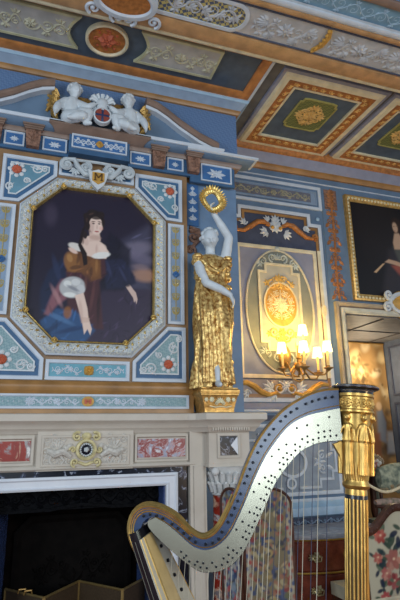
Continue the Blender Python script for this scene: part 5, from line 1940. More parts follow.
# passage beyond the doorway: soffit, jamb, end wall
YT = 2.24
b = MB()
b.box(DX0, DX1, 0.74, 0.98, DZ - 0.012, DZ)
b.box(DX0 - 0.1, DX1 + 0.2, 0.97, YT + 0.1, DZ - 0.012, DZ + 0.1)
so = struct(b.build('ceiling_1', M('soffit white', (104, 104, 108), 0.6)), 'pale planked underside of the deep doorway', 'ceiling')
b = MB(CEIL(DZ - 0.012))
for x in (4.25, 5.10):
    b.box(x - 0.012, x + 0.012, 0.80, YT, 0, 0.012)
for y in (1.5,):
    b.box(DX0, DX1, y - 0.012, y + 0.012, 0, 0.012)
b.build('plank_joint', M('dark joint', (70, 66, 66)), so)
b = MB()
b.box(DX1, DX1 + 0.12, 0.97, YT + 0.1, FLOORZ, DZ)
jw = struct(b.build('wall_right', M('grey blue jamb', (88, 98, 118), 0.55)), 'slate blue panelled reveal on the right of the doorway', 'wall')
b = MB(lambda u, v, w_: (DX1 - w_, u, v))
for z0, z1 in ((2.15, 2.92), (1.1, 2.05)):
    b.frame(rect(0.85, 2.12, z0, z1), [(0, 0), (0, 0.015), (0.03, 0.015), (0.03, 0)])
b.build('panel_moulding', NAVY, jw)
b = MB()
b.box(DX0 - 0.12, DX0, 0.97, YT + 0.1, FLOORZ, DZ)
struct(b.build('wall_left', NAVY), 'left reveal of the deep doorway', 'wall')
b = MB()
b.box(DX0 - 0.1, DX1 + 0.2, YT, YT + 0.12, FLOORZ, DZ + 0.1)
struct(b.build('wall_end', M('passage wall', (120, 100, 80))), 'end wall of the doorway recess behind the tapestry', 'wall')
b = MB()
b.box(DX0, DX1, 0.97, YT, FLOORZ, 0.22)
struct(b.build('floor_1', M('passage floor', (170, 112, 56), 0.35, var=0.3)), 'raised honey coloured floor of the passage', 'floor')
tp = thing('tapestry', (4.6, YT, 0.4), 'faded golden landscape tapestry hanging at the end of the doorway', 'tapestry')
rnd = random.Random(11)
x0, x1, z0, z1 = 3.66, 5.37, 0.35, 2.97
LT = []
for k in range(60):
    LT.append(('e', (rnd.uniform(x0, x1), rnd.uniform(2.2, 3.0), rnd.uniform(.04, .14), rnd.uniform(.03, .12), rnd.uniform(0, 3)), rnd.choice([(226, 196, 140), (214, 180, 118), (190, 150, 92), (236, 214, 168)]), 0.04, 0.6))
for k in range(130):
    LT.append(('e', (rnd.gauss(4.85, 0.2), rnd.gauss(2.38, 0.17), rnd.uniform(.015, .06), rnd.uniform(.015, .04), rnd.uniform(0, 3)), rnd.choice([(112, 86, 50), (136, 104, 62), (150, 118, 72), (92, 72, 48)]), 0.015, 0.75))
LT.append(('p', [(4.90, 1.2), (4.99, 1.2), (5.0, 2.3), (4.94, 2.3)], (104, 78, 50), 0.03, 0.8))
for k in range(150):
    LT.append(('e', (rnd.uniform(4.5, x1), rnd.uniform(0.8, 2.0), rnd.uniform(.02, .11), rnd.uniform(.02, .10), rnd.uniform(0, 3)), rnd.choice([(96, 68, 44), (120, 86, 52), (80, 62, 48), (140, 104, 64), (88, 82, 72)]), 0.03, 0.65))
# a pale draped figure beside a tree
LT += [('p', [(5.08, 1.50), (5.22, 1.45), (5.26, 1.75), (5.20, 1.95), (5.10, 1.92)], (120, 128, 140), 0.03, 0.9), ('e', (5.15, 2.0, 0.05, 0.06), (206, 170, 130), 0.02),
       ('p', [(5.22, 1.3), (5.38, 1.3), (5.38, 1.62), (5.26, 1.62)], (150, 154, 160), 0.04, 0.8), ('p', [(4.95, 1.2), (5.1, 1.2), (5.12, 1.6), (5.0, 1.6)], (140, 84, 56), 0.03, 0.8)]
canvas('weave', TAPEST, lambda a, c: (x0 + a * (x1 - x0), YT - 0.03 + 0.012 * math.sin(a * 34), z0 + c * (z1 - z0)), 150, 210,
       lambda A, B: paint(x0 + A * (x1 - x0), z0 + B * (z1 - z0), (164, 126, 78), LT), tp)
b = MB()
b.tube([(x0, YT - 0.03, z1 + 0.01), (x1, YT - 0.03, z1 + 0.01)], 0.014, 8)
b.build('hanging_rod', BRONZE, tp)
l = bpy.data.lights.new('passage_lamp', 'POINT')
l.energy, l.color, l.shadow_soft_size = 20, (1.0, 0.82, 0.55), 0.08
lo_ = bpy.data.objects.new('passage_lamp', l)
COL.objects.link(lo_)
lo_.location = (4.78, YT - 0.36, 2.52)

# ================================================================== WALL LIGHT
sc_ = thing('wall_sconce', (PC, YB, 2.2), 'bronze wall light with five lit cream shades on the painted panel', 'wall light')
SYc = 0.37
b = MB()
b.loops([[(PC + r_ * math.cos(a), YB - w_, 2.45 + 1.7 * r_ * math.sin(a)) for a in np.linspace(0, 2 * math.pi, 20, endpoint=False)] for r_, w_ in ((0.075, 0.03), (0.08, 0.05), (0.06, 0.065), (0.02, 0.085))], True, True)
for sg in (1, -1):
    b.spiral
b.build('backplate', BRONZE, sc_)
b = MB()
b.lathe((PC, SYc, 2.30), [(0.006, -0.10), (0.016, -0.085), (0.008, -0.07), (0.028, -0.05), (0.055, -0.02), (0.06, 0.01), (0.05, 0.03), (0.022, 0.04), (0.018, 0.07), (0.03, 0.085), (0.018, 0.10), (0.014, 0.22)], 16)
b.build('urn', BRONZE, sc_)
b = MB()
b.tube([(PC, YB - 0.05, 2.40), (PC, YB - 0.14, 2.30), (PC, YB - 0.24, 2.20), (PC, SYc + 0.02, 2.19), (PC, SYc, 2.25)], [0.014, 0.013, 0.012, 0.012, 0.012], 8)
b.tube([(PC - 0.05, SYc, 2.30), (PC - 0.10, SYc, 2.24), (PC - 0.09, SYc - 0.01, 2.16), (PC - 0.02, SYc - 0.01, 2.13), (PC + 0.04, SYc, 2.16), (PC + 0.04, SYc, 2.22)], 0.011, 8)
b.build('scroll_bracket', BRONZE, sc_)


def light_arm(x, y, zp, zs):
    """arm ending at pan height zp below a shade whose foot is at zs"""
    bb = MB()
    mx, my = PC + (x - PC) * 0.5, SYc + (y - SYc) * 0.5
    bb.tube([(PC + (x - PC) * 0.12, SYc + (y - SYc) * 0.12, 2.30), (mx, my, zp - 0.075), (PC + (x - PC) * 0.85, SYc + (y - SYc) * 0.85, zp - 0.07), (x, y, zp - 0.02)], [0.011, 0.010, 0.009, 0.010], 8)
    a_ = bb.build('arm', BRONZE, sc_)
    bb = MB()
    bb.lathe((x, y, zp), [(0.012, -0.03), (0.03, -0.012), (0.055, 0.0), (0.056, 0.006), (0.02, 0.006), (0.018, 0.03), (0.013, 0.032)], 16)
    bb.build('drip_pan', BRONZE, a_)
    bb = MB()
    bb.lathe((x, y, zp), [(0.013, 0.028), (0.013, zs - zp + 0.03)], 12)
    bb.build('candle', CANDLE, a_)
    bb = MB()
    bb.lathe((x, y, zs), [(0.058, 0.0), (0.040, 0.115), (0.038, 0.115), (0.056, 0.0)], 20, cap=False)
    bb.build('lamp_shade', SHADE, a_)
    l = bpy.data.lights.new('sconce_bulb', 'POINT')
    l.energy, l.color, l.shadow_soft_size = 5.5, (1.0, 0.66, 0.18), 0.03
    o = bpy.data.objects.new('sconce_bulb', l)
    COL.objects.link(o)
    o.location = (x, y, zs + 0.13)


for (ux, uy, ty, pxp, Y_) in ((281.9, 353, 369, 0, 0.42), (303.8, 352, 367, 0, 0.18), (317.5, 357.5, 373, 0, 0.50), (327.3, 351.5, 368, 0, 0.34)):
    q = px(ux, uy, Y_)
    q2 = px(ux, ty, Y_)
    light_arm(q.x, Y_, q2.z, q.z)
q = px(303.2, 335, SYc)
light_arm(q.x, SYc + 0.01, q.z - 0.16, q.z)

# ================================================================== HARP
HN = Vector((math.sin(YAW), math.cos(YAW), 0))
HE = Vector((math.cos(YAW), -math.sin(YAW), 0))
HD = 1.7


def TH(s, z, w_):
    p_ = Vector((CAM.x, CAM.y, 0)) + HN * (HD - w_) + HE * s
    return (p_.x, p_.y, z)


def hp(x, y):
    d = RT * ((x - 200) / FPX) - UP * ((y - 300) / FPX) + _f
    q = d * (HD / d.dot(HN))
    return (q.dot(HE), q.z + CAM.z)


def smooth_line(pts, n):
    """Catmull-Rom through points, n samples by arc length"""
    P_ = [Vector(p_) for p_ in pts]
    P_ = [P_[0] * 2 - P_[1]] + P_ + [P_[-1] * 2 - P_[-2]]
    out = []
    for i in range(1, len(P_) - 2):
        for k in range(12):
            t = k / 12
            a, c, d, e = P_[i - 1], P_[i], P_[i + 1], P_[i + 2]
            out.append(0.5 * ((2 * c) + (d - a) * t + (2 * a - 5 * c + 4 * d - e) * t * t + (3 * c - a - 3 * d + e) * t ** 3))
    out.append(P_[-2])
    ln = [0]
    for a, c in zip(out, out[1:]):
        ln.append(ln[-1] + (c - a).length)
    res = []
    j = 0
    for i in range(n):
        t = ln[-1] * i / (n - 1)
        while j < len(ln) - 2 and ln[j + 1] < t:
            j += 1
        f = (t - ln[j]) / max(ln[j + 1] - ln[j], 1e-9)
        res.append(out[j] + (out[j + 1] - out[j]) * f)
    return res


hp0 = TH(0.40, FLOORZ, 0)
ha = thing('harp', hp0, 'large gilded pedal harp with a blue lacquered neck and carved golden column', 'harp')
topP = [(337, 388.4), (324, 389), (310.5, 392.6), (297, 399.5), (283.5, 408.5), (270, 422), (259.5, 435.5), (250.5, 452), (243, 470), (235.5, 491), (228, 508.5), (220, 524), (212, 533), (202, 536.5), (190, 529.8), (178.7, 517.5), (167.7, 510), (156.7, 505.6), (145.7, 504.7), (136.5, 509), (131, 517.5), (129, 530), (132, 543), (136, 551)]
lowP = [(338, 408.5), (324, 411.5), (306, 416), (289.5, 425), (276, 440), (264, 458), (255, 476), (247.5, 494), (238.5, 515), (229, 533), (218, 544), (207, 548.5), (198, 547.5), (190, 543), (175, 529.5), (164, 521), (156, 516.5), (149, 517), (144, 521), (141.5, 528), (141.5, 537), (144.5, 548)]
plP = [(341, 440), (324, 441.5), (312, 444.5), (298.5, 452), (285, 467), (273, 485), (264, 506), (256, 524), (248, 541), (240, 554), (230, 564), (220, 569), (210, 570.5), (200, 569.5), (189, 563), (175, 552), (164, 542), (155, 533), (149, 525.5), (148.5, 520)]
NT = 90
top = smooth_line([hp(*p_) for p_ in topP], NT)
low = smooth_line([hp(*p_) for p_ in lowP], NT)
pl = smooth_line([hp(*p_) for p_ in plP], NT)
NPL = 17   # plate runs along low[0..k]
lowc = smooth_line([hp(*p_) for p_ in lowP[:NPL]], NT)


def ribbon(mb, A, B, w0, w1, bev=0.0):
    """solid between two lines A and B"""
    L = []
    for a, c in zip(A, B):
        L.append([(a.x, a.y, w0), (a.x, a.y, w1 - bev), (a.x * (1 - .08) + c.x * .08 if bev else a.x, a.y * (1 - .08) + c.y * .08 if bev else a.y, w1), (c.x, c.y, w1), (c.x, c.y, w0)])
    mb.loops(L, True, True)


b = MB(TH)
ribbon(b, top, low, -0.045, 0.018, 0.006)
nk = b.build('neck', HARPWOOD, ha)
b = MB(TH)
ribbon(b, [a + (c - a) * 0.03 for a, c in zip(lowc, pl)], [a + (c - a) * 1.03 for a, c in zip(lowc, pl)], -0.035, 0.016)
b.build('neck_core', HARPBLACK, nk)
b = MB(TH)
ribbon(b, lowc, pl, 0.0165, 0.0215)
bp_ = b.build('brass_action_plate', BRASSPLATE, ha)
# gilt lines
def line_at(mb, A, B, t, r, w_, i0=0, i1=None):
    pts = [a + (c - a) * t for a, c in zip(A, B)][i0:i1]
    mb.tube([(q.x, q.y, w_) for q in pts], r, 5)


b = MB(TH)
line_at(b, top, low, 0.06, 0.0042, 0.017)
b.build('gilt_line', HARPGOLD, nk)
b = MB(TH)
line_at(b, top, low, 0.86, 0.0016, 0.0185, 0, 78)
b.build('gilt_line', HARPGOLD, nk)
for w_, r_, i0 in ((0.002, 0.006, 46), (-0.014, 0.005, 46), (-0.03, 0.006, 44)):
    b = MB(TH)
    line_at(b, top, low, -0.01, r_, w_, i0)
    b.build('gilt_line', HARPGOLD, nk)
for t_ in (0.22, 0.38):
    b = MB(TH)
    line_at(b, top, low, t_, 0.0026, 0.0175, 62)
    b.build('gilt_line', HARPGOLD, nk)
# tuning pins: first one then copies
b = MB()
b.lathe((0, 0, 0), [(0.0045, -0.004), (0.0045, 0.010), (0.003, 0.014)], 8)
pin0 = b.build('tuning_pin', DARK, None)
b = MB()
b.lathe((0, 0, 0), [(0.0036, -0.003), (0.0036, 0.0025), (0.0015, 0.0035)], 8)
stud0 = b.build('plate_stud', DARK, None)
ROTM = Matrix((HE, Vector((0, 0, 1)), -HN)).transposed().to_3x3()
used = {}


def copy_part(src, pos, par):
    o = src
    if src.name in used:
        o = src.copy()
        COL.objects.link(o)
    used[src.name] = 1
    o.parent = par
    o.rotation_euler = ROTM.to_euler()
    o.location = Vector(pos) - wloc(par)
    return o


for i in range(36):
    k = 2 + i * 80 / 36
    j = int(k)
    q = top[j] + (low[j] - top[j]) * (0.42 if j < 55 else 0.62)
    copy_part(pin0, TH(q.x, q.y, 0.018), nk)
cnt = 0
for i in range(34):
    j = int(2 + i * 74 / 34)
    for t in (0.84, 0.66):
        if t == 0.66 and i % 4 == 3:
            continue
        q = lowc[min(j + (2 if t < .8 else 0), NT - 1)] + (pl[min(j + (2 if t < .8 else 0), NT - 1)] - lowc[min(j + (2 if t < .8 else 0), NT - 1)]) * t
        if cnt < 70:
            copy_part(stud0, TH(q.x, q.y, 0.0215), bp_)
            cnt += 1
for i in range(14):
    j = int(4 + i * 60 / 14)
    t = (0.22, 0.42, 0.3)[i % 3]
    q = lowc[j] + (pl[j] - lowc[j]) * t
    copy_part(stud0, TH(q.x, q.y, 0.0215), bp_)

# soundbox
A0, A1 = Vector((-0.188, 1.315)), Vector((0.385, 0.10))
ax = (A1 - A0).normalized()
nr = Vector((-ax.y, ax.x))     # towards the strings
if nr.x < 0:
    nr = -nr
def sbp(t): return A0 + (A1 - A0) * t
def sbw(t): return 0.055 + 0.16 * t
def sbd(t): return 0.055 + 0.10 * t


SBF = R(24)


def SB(t, h, wd):
    """point of the soundbox: h out of the board, wd across it (the board is turned a little to the viewer)"""
    q = sbp(t) + nr * (h * math.cos(SBF) - wd * math.sin(SBF))
    return (q.x, q.y, h * math.sin(SBF) + wd * math.cos(SBF))


b = MB(TH)
L = []
for i in range(13):
    t = i / 12
    L.append([SB(t, -sbd(t) * math.sin(math.pi * k / 14), sbw(t) * math.cos(math.pi * k / 14)) for k in range(15)])
b.loops(L, True, True)
sb = b.build('soundbox', HARPBLACK, ha)
b = MB(TH)
b.loops([[SB(t, h, k * sbw(t)) for h, k in ((0, 1), (0.006, 1), (0.006, -1), (0, -1))] for t in (0.02, 0.5, 1)], True, True)
bo = b.build('soundboard', M('pale harp board', (176, 168, 148), 0.35, var=0.1), ha)
b = MB(TH)
b.loops([[SB(t, h, k * sbw(t)) for h, k in ((0.006, 0.62), (0.011, 0.62), (0.011, -0.10), (0.006, -0.10))] for t in (0.02, 0.5, 1)], True, True)
b.build('string_rib', HARPBOARD, bo)
for k_ in (0.98, 0.66, -0.98):
    b = MB(TH)
    b.tube([SB(t, 0.006, k_ * sbw(t)) for t in (0.02, 0.5, 1)], 0.0018, 5)
    b.build('gilt_line', HARPGOLD, bo)
for k in range(3):
    b = MB(TH)
    a = 0.3 + 0.4 * k
    b.tube([SB(t, -sbd(t) * math.sin(a), sbw(t) * math.cos(a)) for t in (0.02, 0.5, 1)], 0.0009, 5)
    b.build('pale_inlay_line', M('pale inlay', (120, 114, 98), 0.4), sb)
b = MB()
b.lathe((0, 0, 0), [(0.0055, -0.002), (0.0055, 0.003), (0.003, 0.004)], 10)
eye0 = b.build('eyelet', DARK, None)
zc_ = (HE * (nr.x * math.cos(SBF)) + Vector((0, 0, nr.y * math.cos(SBF))) - HN * math.sin(SBF)).normalized()
for i in range(24):
    t = 0.06 + 0.035 * i
    if t > 0.95:
        break
    o = copy_part(eye0, TH(*SB(t, 0.008, -sbw(t) * 0.45)), bo)
    o.rotation_euler = zc_.to_track_quat('Z', 'Y').to_euler()

# column
CT, CB = Vector((0.521, 1.7385)), Vector((0.371, 0.10))
ca_ = (CB - CT).normalized()
cn_ = Vector((-ca_.y, ca_.x))


def TC(x, y, z):
    q = CT + ca_ * (-z) + cn_ * x
    return TH(q.x, q.y, -y)


CL = (CB - CT).length
b = MB(TC)
b.lathe((0, 0, 0), [(0.0335, -0.355), (0.0305, -CL)], 32)
cl_ = b.build('column_shaft', M('dark flute', (84, 62, 30), 0.35, 0.4), ha)
b = MB(TC)
for k in range(18):
    a = 2 * math.pi * k / 18
    b.tube([(0.0335 * math.cos(a), 0.0335 * math.sin(a), -0.357), (0.0305 * math.cos(a), 0.0305 * math.sin(a), -CL)], 0.0031, 6)
b.build('gilt_fillets', HARPGOLD, cl_)
b = MB(TC)
b.lathe((0, 0, 0), [(0.0355, -0.345), (0.0355, -0.357)], 32)
b.build('dark_collar', HARPBLACK, cl_)
b = MB(TC)
b.lathe((0, 0, 0), [(0.052, -0.026), (0.060, -0.028), (0.060, -0.036), (0.056, -0.04), (0.055, -0.078), (0.060, -0.082), (0.060, -0.088), (0.050, -0.094), (0.045, -0.16), (0.038, -0.27), (0.037, -0.30), (0.042, -0.310), (0.044, -0.316), (0.041, -0.323), (0.034, -0.328), (0.035, -0.336), (0.035, -0.346)], 40)
cp_ = b.build('capital', HARPGOLD, ha)
b = MB(TC)
b.lathe((0, 0, 0), [(0.0, 0.0), (0.070, 0.0), (0.0765, -0.003), (0.0765, -0.009), (0.070, -0.013), (0.058, -0.016), (0.056, -0.027)], 48)
b.build('black_crown_disc', HARPBLACK, cp_)
b = MB(TC)
b.lathe((0, 0, 0), [(0.0772, -0.0045), (0.0785, -0.006), (0.0772, -0.0075)], 48, cap=False)
b.lathe((0, 0, 0), [(0.058, -0.015), (0.0605, -0.0175), (0.058, -0.020)], 48, cap=False)
b.build('silver_rim', M('silver edge', (206, 206, 210), 0.25, 0.9), cp_)
b = MB(TC)
for k in range(14):
    a = 2 * math.pi * k / 14
    for j in range(9):
        g = 2 * math.pi * j / 9
        b.ball((0.0565 * math.cos(a + 0.13 * math.cos(g)), 0.0565 * math.sin(a + 0.13 * math.cos(g)), -0.059 + 0.013 * math.sin(g)), 0.0032, 5)
    b.ball((0.0565 * math.cos(a), 0.0565 * math.sin(a), -0.059), (0.005, 0.005, 0.007), 6)
    b.ball((0.0565 * math.cos(a + 0.224), 0.0565 * math.sin(a + 0.224), -0.059), (0.003, 0.003, 0.015), 6)
b.build('frieze_of_wreaths', HARPGOLD, cp_)
b = MB(TC)
for k in range(30):
    a = 2 * math.pi * k / 30
    b.tube([(0.0365 * math.cos(a), 0.0365 * math.sin(a), -0.30), (0.0405 * math.cos(a), 0.0405 * math.sin(a), -0.27), (0.0390 * math.cos(a), 0.0390 * math.sin(a), -0.245)], [0.003, 0.0042, 0.001], 5)
b.build('leaf_collar', HARPGOLD, cp_)
# winged figures on the capital
b = MB()
fl = []
NB = 26
for z_, hx, hy, am in ((-0.285, 0.015, 0.009, 0.002), (-0.22, 0.014, 0.010, 0.002), (-0.185, 0.015, 0.011, 0.002), (-0.178, 0.0175, 0.013, 0.003), (-0.15, 0.012, 0.010, 0.002), (-0.13, 0.014, 0.010, 0.0005), (-0.122, 0.008, 0.007, 0)):
    fl.append([((hx + am * math.sin(6 * 2 * math.pi * j / NB)) * math.cos(2 * math.pi * j / NB), (hy + am * math.sin(6 * 2 * math.pi * j / NB)) * math.sin(2 * math.pi * j / NB), z_) for j in range(NB)])
b.loops(fl, True, True)
head_mesh(b, (0, -0.006, -0.106), 0.0135, (0, -1, -0.1))
b.ball((0, 0.000, -0.099), (0.012, 0.012, 0.011), 8)
for sg in (1, -1):
    limb(b, [(sg * 0.012, 0, -0.130), (sg * 0.021, -0.004, -0.145), (sg * 0.026, -0.006, -0.165)], [0.0048, 0.0042, 0.0034], 7)
    limb(b, [(sg * 0.026, -0.006, -0.165), (sg * 0.027, -0.006, -0.182)], [0.0034, 0.0028], 7)
    for q in range(4):
        b.tube([(sg * 0.008, 0.006, -0.132), (sg * (0.017 + .001 * q), 0.009, -0.108 - 0.006 * q), (sg * (0.021 + .001 * q), 0.009, -0.116 - 0.011 * q)], [0.003, 0.004, 0.0012], 6)
fg0 = b.build('winged_figure', HARPGOLD, None)
remesh(fg0, 0.0016, 1)
axis3 = Vector(TC(0, 0, 1)) - Vector(TC(0, 0, 0))
ex = (Vector(TC(1, 0, 0)) - Vector(TC(0, 0, 0)))
ey = (Vector(TC(0, 1, 0)) - Vector(TC(0, 0, 0)))
for k in range(6):
    a = -math.pi / 2 + 0.25 + k * math.pi / 3
    out = ex * math.cos(a) + ey * math.sin(a)
    sd = axis3.cross(-out).normalized()
    rm = Matrix((-sd if False else sd.cross(axis3).cross(axis3).normalized() * -1, -out, axis3)).transposed()
    xx = (-out).cross(axis3).normalized()
    rm = Matrix((xx, -out, axis3)).transposed()
    o = copy_part(fg0, Vector(TC(0.046 * math.cos(a), 0.046 * math.sin(a), 0)), cp_)
    o.rotation_euler = rm.to_euler()
b = MB(TH)
pp = [hp(*q) for q in ((333, 444), (341, 441), (346, 450), (347, 472), (344, 486), (343, 470), (339, 455))]
b.poly(pp, -0.015, 0.01)
b.build('gilt_bracket', HARPGOLD, ha)
# base
b = MB(TH)
b.loops([[(0.30 - d, z_, -0.20 - d), (0.47 + d, z_, -0.14 - d), (0.47 + d, z_, 0.14 + d), (0.30 - d, z_, 0.20 + d)] for z_, d in ((FLOORZ + 0.03, 0.02), (FLOORZ + 0.08, 0.03), (FLOORZ + 0.14, 0.0), (0.10, -0.02), (0.13, -0.03))], True, True)
bs = b.build('pedestal_base', HARPGOLD, ha)
for s_i, w_i in ((0.31, 0.17), (0.31, -0.17), (0.46, 0.12), (0.46, -0.12)):
    b = MB()
    q = TH(s_i, FLOORZ, w_i)
    b.ball((q[0], q[1], FLOORZ + 0.02), 0.02, 8)
    b.build('foot', HARPGOLD, bs)
# strings parallel to the column
sl = (CT.x - CB.x) / (CT.y - CB.y)
NSt = 27
pr_ = [a + (c - a) * 0.93 for a, c in zip(lowc, pl)]
for i in range(NSt):
    X_ = 0.405 - 0.5 * (i / (NSt - 1)) ** 0.92
    # plate point with this s
    k = min(range(NT), key=lambda j: abs(pr_[j].x - X_))
    q = pr_[k]
    # meet the board: q + t*(-sl,-1)
    t = 0.0
    den = (Vector((-sl, -1)).dot(nr))
    t = ((A0 + nr * 0.011) - Vector((q.x, q.y))).dot(nr) / den
    e_ = Vector((q.x, q.y)) + Vector((-sl, -1)) * t
    b = MB(TH)
    b.tube([(q.x, q.y, 0.024), (q.x - sl * 0.03, q.y - 0.03, 0.022), (e_.x, e_.y, 0.0)], 0.0007 + 0.0005 * (1 - i / NSt), 5)
    b.build('string', STRINGD if i < 9 and i % 2 == 0 else STRING, ha)

# ================================================================== FURNITURE
# folding screen
fsn = thing('folding_screen', (2.0, -0.4, FLOORZ), 'arched folding screen covered in flowered tapestry behind the harp strings', 'folding screen')
SYf = -0.40


def screen_leaf(p0, p1, zt_, arch, seed, pal):
    p0, p1 = Vector(p0), Vector(p1)
    W_ = (p1 - p0).length
    d = (p1 - p0).normalized()
    nn = Vector((d.y, -d.x))
    def TL(u, v, w_):
        q = p0 + d * u + nn * w_
        return (q.x, q.y, v)
    pg = [(0, FLOORZ + 0.12), (W_, FLOORZ + 0.12), (W_, zt_ - arch)] + [(W_ / 2 + W_ / 2 * math.cos(a), zt_ - arch + arch * math.sin(a)) for a in np.linspace(0.15, math.pi - 0.15, 12)] + [(0, zt_ - arch)]
    bb = MB(TL)
    bb.frame(pg, [(0, -0.012), (0, 0.012), (0.012, 0.016), (0.022, 0.012), (0.022, -0.012)])
    bb.box(0, 0.03, FLOORZ, FLOORZ + 0.13, -0.012, 0.012)
    bb.box(W_ - 0.03, W_, FLOORZ, FLOORZ + 0.13, -0.012, 0.012)
    lf_ = bb.build('leaf_frame', WOOD, fsn)
    bb = MB(TL)
    bb.poly(offset_poly(pg, 0.016), -0.008, 0.006)
    bb.build('leaf_backing', M('screen canvas', (120, 108, 90)), lf_)
    rr = random.Random(seed)
    LL = []
    z0_, z1_ = FLOORZ + 0.13, zt_
    for k in range(420):
        u, v = rr.uniform(0, W_), rr.uniform(0.1, z1_)
        c = rr.choice(pal)
        LL.append(('e', (u, v, rr.uniform(.008, .035), rr.uniform(.008, .028), rr.uniform(0, 3)), c, 0.006, 0.85))
    for uu in (0.045, W_ - 0.045):
        LL.append(('p', [(uu - 0.018, 0), (uu + 0.018, 0), (uu + 0.018, 2), (uu - 0.018, 2)], (176, 168, 150), 0.006, 0.55))
        for k in range(26):
            LL.append(('e', (uu + 0.012 * (-1) ** k, 0.1 + k * 0.045, 0.013, 0.016), rr.choice([(160, 66, 66), (70, 84, 120), (150, 96, 80)]), 0.005, 0.9))
    ing = offset_poly(pg, 0.02)
    iu = np.array(ing)
    def keep(a, c):
        return sdpoly(np.array([a * W_]), np.array([z0_ + c * (z1_ - z0_)]), ing)[0] < 0
    canvas('tapestry_panel', WEAVE, lambda a, c: TL(a * W_, z0_ + c * (z1_ - z0_), 0.0075), max(12, int(W_ / 0.007)), 170,
           lambda A, B: paint(A * W_, z0_ + B * (z1_ - z0_), (122, 110, 86), LL), lf_, keep)


pal = [(58, 72, 106), (80, 92, 122), (58, 72, 106), (136, 62, 60), (150, 104, 84), (170, 156, 120), (100, 102, 76), (60, 64, 76), (160, 138, 92), (122, 102, 74)]
qa, qb, qc = px(297, 590, SYf), px(244, 590, SYf), px(223, 590, SYf + 0.22)
zt_s = px(268, 486.5, SYf).z
screen_leaf((qb.x, SYf), (qa.x, SYf), zt_s, 0.15, 3, pal)
screen_leaf((qc.x, SYf + 0.22), (qb.x, SYf), zt_s, 0.12, 4, [(110, 130, 150), (70, 84, 120), (180, 80, 80), (170, 168, 160), (140, 150, 160), (64, 72, 92)])

# commode
cm = thing('commode', (2.85, 0.35, FLOORZ), 'bow-fronted mahogany commode with a grey marble top under the blue panel', 'commode')
CZ = 0.675
CX0, CX1 = 2.38, 3.42
CMX = (CX0 + CX1) / 2


def bow(k, y0=0.20, bulge=0.13):
    return y0 - bulge * (1 - (2 * k - 1) ** 2) ** 0.8


def bowpts(n=20, grow=0.0, y0=0.20):
    f = [(CX0 - grow + (CX1 - CX0 + 2 * grow) * k / n, bow(k / n, y0) - grow) for k in range(n + 1)]
    return f + [(CX1 + grow, 0.60), (CX0 - grow, 0.60)]


b = MB(lambda u, v, w_: (u, v, w_))
b.poly(bowpts(), FLOORZ + 0.16, CZ - 0.03)
b.build('body', MAHOG, cm)
b = MB(lambda u, v, w_: (u, v, w_))
pt_ = bowpts(grow=0.03)
b.poly(pt_, CZ - 0.005, CZ + 0.02)
b.poly(offset_poly(pt_, 0.012), CZ - 0.02, CZ - 0.004)
b.build('marble_top', GREYMARBLE, cm)
b = MB()
f = bowpts(grow=0.006)[:21]
for zz in (CZ - 0.028, 0.37, 0.10):
    b.tube([(x, y, zz) for x, y in f], 0.009, 6)
b.build('brass_banding', M('bright brass', (206, 160, 66), 0.3, 0.85), cm)
for z0_, z1_ in ((0.385, CZ - 0.045), (0.115, 0.355)):
    b = MB()
    L = []
    for x, y in bowpts(grow=0.004)[1:20]:
        L.append([(x, y, z0_), (x, y - 0.008, z0_ + 0.008), (x, y - 0.008, z1_ - 0.008), (x, y, z1_), (x, y + 0.01, z1_), (x, y + 0.01, z0_)])
    b.loops(L, True, True)
    dw = b.build('drawer', MAHOG, cm)
    zm = (z0_ + z1_) / 2
    for kx in (0.22, 0.78):
        x = CX0 + (CX1 - CX0) * kx
        y = bow(kx) - 0.016
        b = MB(WALL(y))
        b.flower(x, zm, 0.05, 6)
        b.palmette(x - 0.04, zm, math.pi, 0.05, 5)
        b.palmette(x + 0.04, zm, 0, 0.05, 5)
        b.tube([(x - 0.05, zm, 0.004), (x - 0.03, zm - 0.035, 0.02), (x + 0.03, zm - 0.035, 0.02), (x + 0.05, zm, 0.004)], 0.006, 6)
        b.build('drawer_pull', M('pale brass mount', (176, 160, 116), 0.35, 0.7), dw)
    b = MB(WALL(bow(0.5) - 0.014))
    b.frame(ell(CMX, zm, 0.028, 0.042, 16), [(0, 0), (0, 0.012), (0.01, 0.012), (0.01, 0)])
    b.flower(CMX, zm, 0.02, 5)
    b.palmette(CMX, zm + 0.035, math.pi / 2, 0.03, 3)
    b.build('keyhole_plate', M('bright brass', (206, 160, 66)), dw)
for x, y in ((CX0 + 0.04, 0.22), (CX1 - 0.04, 0.22), (CX0 + 0.04, 0.56), (CX1 - 0.04, 0.56)):
    b = MB()
    b.tube([(x, y, FLOORZ + 0.2), (x, y - 0.02, FLOORZ + 0.1), (x, y, FLOORZ)], [0.04, 0.03, 0.018], 8)
    b.build('leg', MAHOG, cm)

# flowered chair at the right edge, seen from behind
fc = thing('flowered_chair', (3.0, -0.5, FLOORZ), 'cream chair back with big red and pink flowers in a carved dark frame', 'chair')
CYb = -0.55
q0, q1 = px(366.5, 560, CYb), px(430, 520, CYb)
cxl, cxr = q0.x, q0.x + 0.70
zl = px(367, 530, CYb).z


def rail(u):
    """top outline of the back over u in 0..1"""
    k = 1 - abs(2 * u - 1)
    return zl + 0.012 * math.sin(min(1, k * 5) * math.pi / 2) - 0.025 + 0.17 * (0.5 - 0.5 * math.cos(min(1, max(0, k - 0.12) * 1.2) * math.pi))


us = [i / 24 for i in range(25)]
b = MB(WALL(CYb))
b.poly([(cxl + (cxr - cxl) * u, rail(u)) for u in us] + [(cxr, 0.30), (cxl, 0.30)], -0.07, 0.0)
bk = b.build('upholstered_back', M('cream upholstery', (186, 178, 152), 0.9), fc)
rr = random.Random(21)
LF = []


